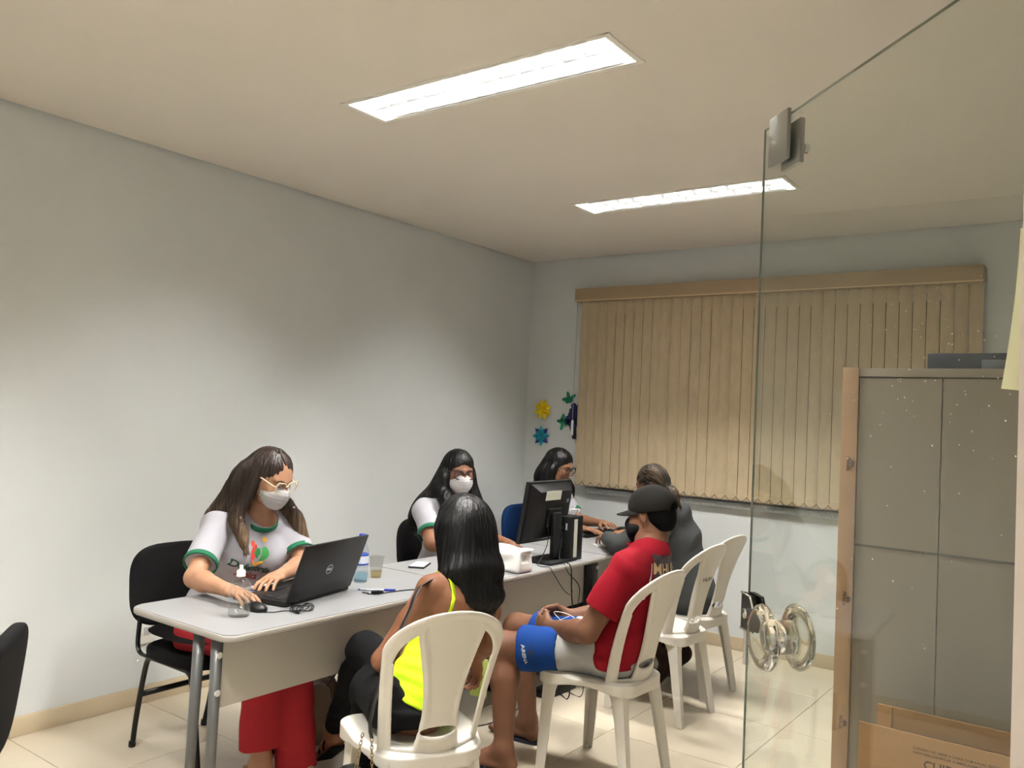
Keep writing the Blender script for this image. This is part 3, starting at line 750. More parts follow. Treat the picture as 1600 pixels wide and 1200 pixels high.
def brows(parent, L, col, h=0.020):
    for s in (-1, 1): tubeo('eyebrow', [Vector(L(0.012*s, 0.0955, h)), Vector(L(0.030*s, 0.0905, h+0.006)), Vector(L(0.049*s, 0.074, h+0.001))], 0.003, col, parent, seg=6, sm=3, flat=(0.002, 0.0032))
def face_mask(parent, L, ax, name, mt, pleats=True, loopcol=None):
    R, F, U = ax
    c = L(0, 0.050, -0.052)
    P = [ell(c, (0.0735, 0.067, 0.060), ax, k=0.01), ell(L(0, 0.096, -0.034), (0.020, 0.021, 0.022), ax, k=0.03), ell(L(0, 0.070, -0.088), (0.036, 0.034, 0.032), ax, k=0.03)]
    P.append(half(L(0, 0.020, 0), -F, 0.3, k=0.006)); P.append(half(L(0, 0.10, -0.002), nrm(U+F*0.12), 0.3, k=0.006)); P.append(half(L(0, 0.06, -0.118), -U, 0.3, k=0.01))
    dp = None
    if pleats:
        U_ = np.array(U); O_ = L(0, 0, 0)
        dp = lambda Q: 0.0016*np.abs(np.sin(((Q-O_)@U_)*190))**0.5
    m_ = sdf(name, P, 0.003, mt, parent, disp=dp)
    for s in (-1, 1):
        tubeo('ear_loop', [L(0.060*s, 0.030, -0.020), L(0.077*s, 0.008, 0.004), L(0.082*s, -0.018, 0.004), L(0.081*s, -0.016, -0.02), L(0.062*s, 0.026, -0.072)], 0.0013, loopcol or mt, m_, seg=5, sm=5)
    return m_
def strands(name, roots, mt, parent, r=0.0022, seg=4):
    bm = bmesh.new()
    for pts in roots: tube(bm, catmull(pts, 4), [r*1.0]*(len(pts)*4-3), seg)
    o = obj(name, bm, mt, parent, smooth=True); o['kind'] = 'stuff'; return o
def flow_strands(hair, mt, n=260, seed=0, r=0.0019, steps=15, st=0.018, flow=None, zmin=-9):
    # fine strands that run down the surface of the hair, following gravity (or the given flow)
    rs = random.Random(seed); me = hair.data; bv = bvh_of(hair); N = len(me.vertices); roots = []; fl = flow or (lambda q: Vector((0, 0, -1)))
    tries = 0
    while len(roots) < n and tries < n*4:
        tries += 1; v = me.vertices[rs.randrange(N)]
        if v.co.z < zmin: continue
        q = v.co+v.normal*0.001; out = [q.copy()]; lift = rs.uniform(0.0002, 0.0016)
        for s in range(steps):
            loc, nn, ix, ds = bv.find_nearest(q)
            d = fl(q); d = d+Vector((rs.uniform(-1, 1), rs.uniform(-1, 1), 0))*0.05; tg = d-nn*d.dot(nn)
            if tg.length < 0.28:
                if s > 2: out.append(q+d*0.012)
                break
            q = q+tg.normalized()*st; loc, nn, ix, ds = bv.find_nearest(q)
            if ds > 0.02: break
            q = loc+nn*lift; out.append(q.copy())
        if len(out) > 3: roots.append(out)
    bm = bmesh.new()
    for o_ in roots: tube(bm, o_, [r*(0.4+0.6*math.sin(PI*(i+0.5)/len(o_))) for i in range(len(o_))], 3)
    o = obj('hair_strands', bm, mt, hair.parent, smooth=True); o['kind'] = 'stuff'; return o
def lock_strands(name, paths, mt, parent, seed=0, r=0.0014, n=26):
    rs = random.Random(seed); roots = []
    for pts, rad, lat in paths:
        lat = Vector(lat).normalized()
        for k in range(n):
            a = rs.uniform(0, 2*PI); q = rs.uniform(0.85, 1.04); ex = rs.uniform(0.0, 0.035); out = []
            for i, pt in enumerate(pts):
                p_ = Vector(pt); d = (Vector(pts[min(i+1, len(pts)-1)])-Vector(pts[max(i-1, 0)])).normalized(); l = (lat-d*lat.dot(d)).normalized(); b_ = d.cross(l)
                w_ = rad[i]*q; out.append(p_+l*math.cos(a)*w_*1.15+b_*math.sin(a)*w_*0.72+Vector((rs.uniform(-1, 1), rs.uniform(-1, 1), 0))*0.003)
            out.append(out[-1]+d*ex+Vector((rs.uniform(-.006, .006), rs.uniform(-.006, .006), 0))); roots.append(out)
    return strands(name, roots, mt, parent, r)
def hairdisp(O, U, amp=0.003, freq=34, seed=0):
    """grooves running down the hair: phase depends on the angle round the head axis"""
    O = np.array(O, float); U = nrm(U); a = nrm(np.cross(U, [0.3, 0.9, 0.1])); b = np.cross(U, a)
    def f(P):
        q = P-O; x, y, z = q@a, q@b, q@U; th = np.arctan2(y, x)
        return amp*(np.sin(th*freq+2*np.sin(z*9+seed))*0.6+np.sin(th*freq*2.3+3*np.sin(z*7))*0.4)
    return f
def hairmat(name, rgb, rgb2=None):
    return mat(name, rgb, 0.6, spec=0.25, rgb2=rgb2, vscale=14, bump=0.35, bscale=55, stretch=(1, 1, 0.12), aniso=0.5) if rgb2 else mat(name, rgb, 0.45, spec=0.30, bump=0.5, bscale=60, stretch=(1, 1, 0.1))
def person(label): return thing('person', label, 'person', (0,0,0), 0)
def hand_box(p): lo, hi = bb(p, 0.012); return (lo, hi, 0.0029)
WSH = mat('white_tshirt', (170, 168, 174), 0.9, bump=0.08, bscale=30); GTR = mat('green_trim', (16, 98, 66), 0.8); LIP = mat('lips', (150, 84, 76), 0.5)
MASKW = mat('white_mask', (190, 188, 188), 0.8); MASKB = mat('black_mask', (14, 14, 16), 0.9, spec=0.2)
BLKC = mat('black_cloth', (9, 9, 10), 0.95, spec=0.15, bump=0.05, bscale=60)
def ring_band(name, c, n, a, r1, r2, w, th, mt, parent, seg=36):
    """elliptic cloth band round an axis n: a = direction of r1"""
    n = Vector(n).normalized(); a = Vector(a); a = (a-n*a.dot(n)).normalized(); b = n.cross(a)
    pts = [Vector(c)+a*r1*math.cos(2*PI*k/seg)+b*r2*math.sin(2*PI*k/seg) for k in range(seg)]
    bm = bmesh.new(); rings = []
    for p in pts:
        o = (p-Vector(c)).normalized(); rings.append([bm.verts.new(p+n*w*x+o*th*y) for x, y in ((-.5, -.5), (-.5, .3), (-.3, .5), (.3, .5), (.5, .3), (.5, -.5))])
    for i in range(seg):
        A, B = rings[i], rings[(i+1) % seg]
        for k in range(6): bm.faces.new((A[k], A[(k+1) % 6], B[(k+1) % 6], B[k]))
    return obj(name, bm, mt, parent, smooth=True)

# ---------------------------------------------------------------- woman at the laptop
def woman_laptop():
    t = person('woman with long light-brown hair, cream glasses and white mask typing at the open laptop')
    J = dict(pel=(0.70, -3.29, 0.555), ch=(0.80, -3.18, 0.955), sR=(0.765, -3.355, 0.975), sL=(0.815, -3.020, 0.965), fwd=(1, 0.1, 0))
    O = np.array((0.915, -3.205, 1.190)); F = (0.90, 0.16, -0.40); U = (0.40, 0.05, 0.90)
    SK = skin('skin_light', (176, 132, 104))
    hp, L, ax = head_prims(O, F, U, (0.80, -3.18, 0.99))
    eR, wR = (0.925, -3.555, 0.800), (1.165, -3.565, 0.790); eL, wL = (0.985, -3.055, 0.81), (1.085, -3.270, 0.795)
    hR = hand_prims(wR, (1, 0.10, -0.02), (0.05, 0, -1), (0, 1, 0), 0.35, 0.95); hL = hand_prims(wL, (0.45, -1, 0.0), (0, 0, -1), (-0.2, 0.0, 0.0), 0.35, 0.95)
    tp, (lat, up, fw) = torso_prims(J, 0.98, True, 0.95)
    fR, q1 = foot_prims((1.17, -3.375, 0.115), (0.9, -0.15, -0.28), 0.92); fL, q2 = foot_prims((1.22, -3.235, 0.10), (0.9, -0.1, -0.2), 0.92)
    body = tp+hp+arm_prims(J['sR'], eR, wR, (0.047, 0.038, 0.038, 0.024))+arm_prims(J['sL'], eL, wL, (0.047, 0.038, 0.038, 0.024))+hR+hL
    legs = leg_prims((0.72, -3.38, 0.53), (1.13, -3.36, 0.52), (1.17, -3.375, 0.115))+leg_prims((0.72, -3.20, 0.53), (1.15, -3.23, 0.51), (1.22, -3.235, 0.10))
    sdf('body', body+legs+fR+fL, 0.0068, SK, t, boxes=[(O-0.125, O+0.13, 0.0034), hand_box(hR), hand_box(hL)])
    # T-shirt
    sp, _ = torso_prims(J, 1.0, True, 1.0, d=0.013)
    for S, E in ((J['sR'], eR), (J['sL'], eL)):
        S = np.array(S); E = np.array(E); e = S+(E-S)*0.74; sp.append(econe(S, e, (0.062, 0.060), (0.066, 0.064), up, k=0.03, flatend=True))
        sp.append(ell(S, (0.058, 0.058, 0.056), k=0.03))
    sp.append(ell(np.array((0.815, -3.178, 1.02))+fw*0.02, (0.078, 0.072, 0.055), np.array([lat, fw, up]), op='s', k=0.008))
    sh = sdf('t_shirt', sp, 0.0060, WSH, t, disp=folds(0.0035, 26, 3))
    for S, E, nm in ((J['sR'], eR, 0), (J['sL'], eL, 1)):
        S = np.array(S); E = np.array(E); e = S+(E-S)*0.73; ring_band('sleeve_trim', e, E-S, up, 0.0645, 0.0665, 0.022, 0.006, GTR, sh)
    cpts = []
    C0 = Vector((0.815, -3.178, 1.00))+Vector(fw)*0.012
    sb = bvh_of(sh)
    for k in range(40):
        a = 2*PI*k/40; d = Vector(lat)*math.cos(a)*0.075+Vector(fw)*math.sin(a)*0.074; p = C0+d*1.06-Vector(up)*(0.002+0.026*max(0, math.sin(a)))
        cpts.append(p)
    bm = bmesh.new(); tube(bm, cpts, 0, 8, True, flat=(0.0055, 0.0125)); obj('collar_trim', bm, GTR, sh, smooth=True)
    # shirt print
    cen = Vector(J['ch'])*0.42+Vector(J['pel'])*0.58+Vector(fw)*0.2+Vector(lat)*0.012+Vector((0, 0, 0.150))
    Mx = frame(cen, -Vector(lat) if True else lat, Vector(up)); Mx = frame(cen, Vector(up).cross(Vector(fw)), Vector(up))
    PR = lambda n, c: mat(n, c, 0.7)
    text_mesh('print_text', 'Defensoria', 0.044, PR('print_green', (28, 92, 62)), sh, Mx @ Matrix.Translation((0, -0.040, 0)), bold=0.0012, surf=sb, off=0.0028)
    text_mesh('print_text', 'Pública', 0.042, PR('print_red', (190, 58, 48)), sh, Mx @ Matrix.Translation((0.008, -0.078, 0)), bold=0.0008, surf=sb, off=0.0028)
    def arc(cx, cy, r, a0, a1, w0, w1, n=14):
        o = []; i = []
        for k in range(n+1):
            a = math.radians(a0+(a1-a0)*k/n); w_ = w0+(w1-w0)*k/n; w_ = w_*math.sin(PI*min(1, max(0.08, k/n)))**0.4
            o.append((cx+(r+w_/2)*math.cos(a), cy+(r+w_/2)*math.sin(a))); i.append((cx+(r-w_/2)*math.cos(a), cy+(r-w_/2)*math.sin(a)))
        return o+i[::-1]
    disc = lambda cx, cy, r: [(cx+r*math.cos(a), cy+r*math.sin(a)) for a in np.linspace(0, 2*PI, 17)[:-1]]
    for nm, pts, c in (('print_figure', disc(-0.030, 0.058, 0.010), (226, 88, 66)), ('print_figure', disc(0.020, 0.082, 0.009), (240, 180, 60)),
                       ('print_figure', arc(0.0, 0.025, 0.034, 110, 235, 0.010, 0.014), (214, 60, 52)), ('print_figure', arc(0.004, 0.022, 0.034, 215, 330, 0.012, 0.016), (238, 178, 56)),
                       ('print_figure', arc(-0.012, 0.032, 0.040, -45, 40, 0.016, 0.030), (58, 150, 72)), ('print_figure', [(-0.020, 0.045), (0.006, 0.048), (0.012, 0.030), (-0.002, 0.012), (-0.012, 0.018), (-0.026, 0.030)], (34, 130, 66))):
        patch(nm, pts, PR('print_'+str(c), c), sh, Mx @ Matrix.Translation((0.010, -0.008, 0)) @ Matrix.Scale(1.12, 4), surf=sb, off=0.0028, sub=1)
    # trousers, wide legs
    RED = mat('coral_trousers', (168, 44, 50), 0.9, spec=0.2, bump=0.08, bscale=25)
    tr = [econe((0.69, -3.29, 0.50), (0.70, -3.29, 0.60), (0.175, 0.135), (0.160, 0.118), (0, 1, 0), k=0.03)]
    for Hp, Kn, An, rr in (((0.72, -3.375, 0.52), (1.13, -3.36, 0.53), (1.18, -3.37, 0.155), 0.092), ((0.72, -3.21, 0.52), (1.15, -3.235, 0.52), (1.235, -3.25, 0.045), 0.080)):
        tr += [cone(Hp, Kn, 0.098, 0.078, k=0.03), econe(Kn, An, (0.078, 0.078), (rr*1.12, rr*0.85), (0, 1, 0), k=0.03, flatend=True), ell(Kn, (0.079,)*3, k=0.02)]
    sdf('trousers', tr, 0.008, RED, t, disp=folds(0.003, 18, 5))
    for (dn, up_, sd, heel, ball) in (q1, q2):
        s = boxo('sandal_sole', (Vector(heel)+Vector(ball))/2-Vector(up_)*0.024+Vector(dn)*0.015, (0.235, 0.072, 0.008), mat('tan_leather', (176, 140, 96), 0.6), t, Matrix((Vector(dn), Vector(sd), Vector(up_))).transposed(), 0.003)
        tubeo('heel', [Vector(heel)-Vector(up_)*0.02-Vector(dn)*0.01, (heel[0]-0.015, heel[1], 0.002)], 0.012, mat('tan_leather', (176, 140, 96), 0.6), s, seg=8)
    # hair
    R, F_, U_ = ax; HR = ombre('hair_light_brown', (40, 29, 23), (128, 104, 80), 0.93, 1.24); g = lambda r, f, u: L(r, f, u)
    hr = [ell(g(0, -0.016, 0.034), (0.083, 0.100, 0.092), ax, k=0.01), ell(g(0, -0.050, 0.0), (0.084, 0.070, 0.10), ax, k=0.02)]
    hr.append(ell(g(0, 0.110, -0.012), (0.073, 0.078, 0.093), ax, op='s', k=0.012)); hr.append(cone(g(0.012, 0.10, 0.055), g(0.010, -0.04, 0.140), 0.006, 0.004, op='s', k=0.012))
    dn_ = np.array((0, 0, -1.0))
    sideR = [g(0.070, -0.022, 0.01), g(0.086, -0.015, -0.09), (0.850, -3.325, 1.02), (0.895, -3.320, 0.95), (0.922, -3.318, 0.890)]
    hr += lock(sideR, (0.026, 0.032, 0.034, 0.028, 0.008), (0.9, -0.4, 0))
    backR = [g(0.04, -0.07, 0.0), (0.795, -3.285, 1.10), (0.735, -3.335, 1.00), (0.700, -3.365, 0.93)]
    hr += lock(backR, (0.06, 0.055, 0.045, 0.012), (0, 1, 0), 1.3, 0.8)
    hr.append(econe(g(0, -0.075, -0.02), (0.715, -3.18, 1.02), (0.085, 0.045), (0.10, 0.035), (0, 1, 0), k=0.03)); hr.append(econe((0.715, -3.18, 1.02), (0.675, -3.20, 0.90), (0.10, 0.030), (0.07, 0.015), (0, 1, 0), k=0.03))
    sideL = [g(-0.074, -0.01, 0.0), g(-0.090, 0.0, -0.09), (0.905, -3.055, 1.01), (0.935, -3.035, 0.94), (0.950, -3.010, 0.885)]
    hr += lock(sideL, (0.024, 0.028, 0.025, 0.017, 0.005), (0.9, 0.4, 0))
    hh = sdf('hair', hr, 0.0045, HR, t, disp=hairdisp(O, (0.25, 0, 0.97), 0.0022, 30)); flow_strands(hh, HR, 420, 1)
    lock_strands('hair_strands', [(sideR, (0.024, 0.029, 0.032, 0.026, 0.012), (0.9, -0.4, 0)), (backR, (0.055, 0.055, 0.045, 0.020), (0, 1, 0)), (sideL, (0.022, 0.026, 0.024, 0.018, 0.009), (0.9, 0.4, 0))], HR, t, 5, 0.0017, 60)
    face_mask(t, L, ax, 'face_mask', MASKW); glasses(t, L, ax, mat('cream_frame', (226, 208, 178), 0.3), 'cat', sz=1.18, fr=0.0029, down=0.002); brows(t, L, mat('brow_brown', (70, 46, 34), 0.8)); eyes(t, L, ax, (0, -0.45))
    return t
woman_laptop()

# ---------------------------------------------------------------- woman with black hair and round glasses
def woman_middle():
    t = person('woman with long black hair, round glasses and white mask behind the middle desk')
    J = dict(pel=(0.70, -1.76, 0.555), ch=(0.75, -1.775, 0.935), sR=(0.705, -1.955, 0.945), sL=(0.715, -1.630, 0.955), fwd=(1, -0.1, 0))
    O = np.array((0.805, -1.800, 1.168)); F = (0.88, -0.46, -0.15); U = (0.12, -0.05, 0.99)
    SK = skin('skin_brown', (128, 88, 66))
    hp, L, ax = head_prims(O, F, U, (0.75, -1.775, 0.97), w=1.02)
    eR, wR = (0.86, -2.06, 0.79), (1.08, -1.93, 0.785); eL, wL = (0.90, -1.645, 0.79), (1.105, -1.70, 0.782)
    hR = hand_prims(wR, (1, 0.3, 0), (0, 0, -1), (0, 1, 0), 0.3, 0.95); hL = hand_prims(wL, (0.85, -0.35, 0.0), (0, 0, -1), (0, -1, 0), 0.3, 0.95)
    tp, (lat, up, fw) = torso_prims(J, 1.08, True, 1.12)
    body = tp+hp+arm_prims(J['sR'], eR, wR, (0.054, 0.044, 0.042, 0.026))+arm_prims(J['sL'], eL, wL, (0.054, 0.044, 0.042, 0.026))+hR+hL
    legs = leg_prims((0.72, -1.85, 0.53), (1.10, -1.84, 0.51), (1.13, -1.85, 0.09))+leg_prims((0.72, -1.67, 0.53), (1.10, -1.68, 0.51), (1.13, -1.68, 0.09))
    f1, q1 = foot_prims((1.13, -1.85, 0.09), (1, 0, 0), 0.92); f2, q2 = foot_prims((1.13, -1.68, 0.09), (1, 0, 0), 0.92)
    sdf('body', body+legs+f1+f2, 0.0080, SK, t, boxes=[(O-0.125, O+0.13, 0.0038), hand_box(hL), hand_box(hR)])
    sp, _ = torso_prims(J, 1.10, True, 1.17, d=0.014)
    for S, E in ((J['sR'], eR), (J['sL'], eL)):
        S = np.array(S); E = np.array(E); e = S+(E-S)*0.70; sp.append(econe(S, e, (0.070, 0.066), (0.066, 0.066), up, k=0.03, flatend=True)); sp.append(ell(S, (0.066, 0.066, 0.062), k=0.03))
    sp.append(ell(np.array((0.765, -1.778, 1.0))+fw*0.02, (0.078, 0.074, 0.055), np.array([lat, fw, up]), op='s', k=0.008))
    sh = sdf('t_shirt', sp, 0.0068, WSH, t, disp=folds(0.0045, 24, 9))
    for S, E in ((J['sR'], eR), (J['sL'], eL)):
        S = np.array(S); E = np.array(E); ring_band('sleeve_trim', S+(E-S)*0.69, E-S, up, 0.0665, 0.0675, 0.024, 0.006, GTR, sh)
    tr = [econe((0.69, -1.76, 0.50), (0.70, -1.76, 0.60), (0.185, 0.135), (0.170, 0.125), (0, 1, 0), k=0.03)]
    for yy in (-1.85, -1.67): tr += [cone((0.72, yy, 0.53), (1.10, yy, 0.51), 0.098, 0.070, k=0.03), cone((1.10, yy, 0.51), (1.13, yy, 0.14), 0.068, 0.050, k=0.03)]
    sdf('trousers', tr, 0.011, mat('dark_jeans', (32, 36, 48), 0.9), t)
    for f in (q1, q2):
        dn, up_, sd, heel, ball = f
        sdf('shoe', [econe(heel, ball+dn*0.035, (0.038, 0.036), (0.045, 0.026), sd, k=0.01), half((0, 0, 0.003), (0, 0, -1), 3)], 0.006, BLKC, t)
    HR = hairmat('hair_black', (7, 6, 6)); g = L
    hr = [ell(g(0, -0.014, 0.036), (0.087, 0.103, 0.092), ax, k=0.01), ell(g(0, -0.045, -0.02), (0.094, 0.078, 0.115), ax, k=0.02), ell(g(0, 0.108, -0.030), (0.062, 0.062, 0.088), ax, op='s', k=0.014)]
    for s, pts in ((1, [g(0.078, -0.01, 0.0), g(0.104, -0.020, -0.10), (0.655, -1.925, 0.985), (0.610, -1.945, 0.91), (0.60, -1.95, 0.84)]),
                   (-1, [g(-0.074, -0.01, 0.0), g(-0.088, -0.005, -0.10), (0.865, -1.695, 0.985), (0.88, -1.685, 0.90), (0.885, -1.69, 0.82)]),
                   (1, [g(0.070, 0.02, -0.02), g(0.082, 0.015, -0.11), (0.835, -1.905, 1.0), (0.87, -1.885, 0.92), (0.88, -1.875, 0.84)])):
        hr += lock(pts, (0.040, 0.050, 0.048, 0.034, 0.010), (0.5, -0.85, 0), 1.0, 0.75)
    hr.append(econe(g(0, -0.07, -0.03), (0.66, -1.79, 0.95), (0.10, 0.05), (0.12, 0.04), (0, 1, 0), k=0.04)); hr.append(econe((0.66, -1.79, 0.95), (0.61, -1.80, 0.78), (0.12, 0.04), (0.10, 0.02), (0, 1, 0), k=0.04))
    hh = sdf('hair', hr, 0.0055, HR, t, disp=hairdisp(O, (0, 0, 1), 0.0018, 34)); flow_strands(hh, HR, 380, 2)
    face_mask(t, L, ax, 'face_mask', MASKW); glasses(t, L, ax, mat('dark_red_frame', (26, 12, 12), 0.3), 'round', fr=0.0030, sz=1.12); brows(t, L, mat('brow_black', (26, 20, 18), 0.8)); eyes(t, L, ax, (0.1, -0.1))
woman_middle()

# ---------------------------------------------------------------- woman in profile behind the monitor
def woman_far():
    t = person('woman with long black hair and dark glasses in profile, partly hidden by the monitor')
    J = dict(pel=(0.60, -0.50, 0.555), ch=(0.66, -0.50, 0.93), sR=(0.615, -0.700, 0.94), sL=(0.615, -0.425, 0.935), fwd=(1, -0.1, 0))
    O = np.array((0.715, -0.590, 1.165)); F = (0.93, 0.05, -0.28); U = (0.26, 0.0, 0.96)
    SK = skin('skin_tan', (136, 96, 72))
    hp, L, ax = head_prims(O, F, U, (0.665, -0.50, 0.965))
    eR, wR = (0.80, -0.80, 0.79), (1.04, -0.80, 0.785); eL, wL = (0.81, -0.44, 0.79), (1.04, -0.53, 0.80)
    hR = hand_prims(wR, (1, 0.15, 0.03), (0, 0, -1), (0, 1, 0), 0.25, 0.95); hL = hand_prims(wL, (0.85, -0.45, 0.1), (0, 0, -1), (0, -1, 0), 0.3, 0.95)
    tp, (lat, up, fw) = torso_prims(J, 0.95, True, 0.92)
    body = tp+hp+arm_prims(J['sR'], eR, wR, (0.045, 0.036, 0.035, 0.023))+arm_prims(J['sL'], eL, wL, (0.045, 0.036, 0.035, 0.023))+hR+hL
    legs = leg_prims((0.62, -0.59, 0.53), (1.02, -0.58, 0.51), (1.05, -0.58, 0.09))+leg_prims((0.62, -0.41, 0.53), (1.02, -0.42, 0.51), (1.05, -0.42, 0.09))
    f1, q1 = foot_prims((1.05, -0.58, 0.09), (1, 0, 0), 0.9); f2, q2 = foot_prims((1.05, -0.42, 0.09), (1, 0, 0), 0.9)
    sdf('body', body+legs+f1+f2, 0.0085, SK, t, boxes=[(O-0.125, O+0.13, 0.0036), hand_box(hR), hand_box(hL)])
    sp, _ = torso_prims(J, 0.98, True, 0.97, d=0.013)
    for S, E in ((J['sR'], eR), (J['sL'], eL)):
        S = np.array(S); E = np.array(E); sp.append(econe(S, S+(E-S)*0.7, (0.060, 0.058), (0.060, 0.060), up, k=0.03, flatend=True)); sp.append(ell(S, (0.056,)*3, k=0.03))
    sh = sdf('t_shirt', sp, 0.0075, WSH, t, disp=folds(0.004, 24, 2))
    for S, E in ((J['sR'], eR), (J['sL'], eL)):
        S = np.array(S); E = np.array(E); ring_band('sleeve_trim', S+(E-S)*0.69, E-S, up, 0.0605, 0.0615, 0.022, 0.006, GTR, sh)
    tr = [econe((0.59, -0.50, 0.50), (0.60, -0.50, 0.60), (0.165, 0.12), (0.150, 0.112), (0, 1, 0), k=0.03)]
    for yy in (-0.59, -0.41): tr += [cone((0.62, yy, 0.53), (1.02, yy, 0.51), 0.090, 0.066, k=0.03), cone((1.02, yy, 0.51), (1.05, yy, 0.14), 0.062, 0.046, k=0.03)]
    sdf('trousers', tr, 0.012, mat('dark_jeans', (32, 36, 48), 0.9), t)
    for dn, up_, sd, heel, ball in (q1, q2): sdf('shoe', [econe(heel, ball+dn*0.035, (0.038, 0.036), (0.045, 0.026), sd, k=0.01), half((0, 0, 0.003), (0, 0, -1), 3)], 0.007, BLKC, t)
    HR = hairmat('hair_black', (7, 6, 6)); g = L
    hr = [ell(g(0, -0.016, 0.036), (0.085, 0.102, 0.092), ax, k=0.01), ell(g(0, -0.05, -0.03), (0.092, 0.076, 0.12), ax, k=0.02), ell(g(0, 0.112, -0.030), (0.066, 0.062, 0.090), ax, op='s', k=0.012)]
    for pts in ([g(0.070, 0.0, 0.0), g(0.088, -0.01, -0.09), (0.68, -0.65, 1.0), (0.64, -0.70, 0.90), (0.62, -0.70, 0.80)], [g(-0.070, -0.01, 0.0), g(-0.085, -0.02, -0.09), (0.68, -0.40, 1.0), (0.66, -0.37, 0.88), (0.66, -0.37, 0.80)], [g(0.05, -0.06, -0.02), g(0.05, -0.09, -0.10), (0.585, -0.58, 1.0), (0.545, -0.60, 0.88), (0.54, -0.60, 0.76)]):
        hr += lock(pts, (0.038, 0.050, 0.048, 0.038, 0.012), (0.2, -0.95, 0), 1.1, 0.75)
    hr.append(econe(g(0, -0.07, -0.03), (0.57, -0.52, 0.90), (0.09, 0.05), (0.12, 0.03), (0, 1, 0), k=0.04))
    hh = sdf('hair', hr, 0.0055, HR, t, disp=hairdisp(O, (0, 0, 1), 0.0018, 34)); flow_strands(hh, HR, 320, 3)
    glasses(t, L, ax, mat('black_frame', (16, 16, 18), 0.3), 'cat', fr=0.0028, sz=1.1); brows(t, L, mat('brow_black', (26, 20, 18), 0.8)); eyes(t, L, ax, (0, -0.3))
    sdf('lips', [econe(L(-0.017, 0.0845, -0.056), L(0.017, 0.0845, -0.056), (0.0085, 0.0045), (0.0085, 0.0045), ax[1], k=0.004), econe(L(-0.015, 0.0845, -0.066), L(0.015, 0.0845, -0.066), (0.0085, 0.0055), (0.0085, 0.0055), ax[1], k=0.004)], 0.0025, LIP, t)
woman_far()

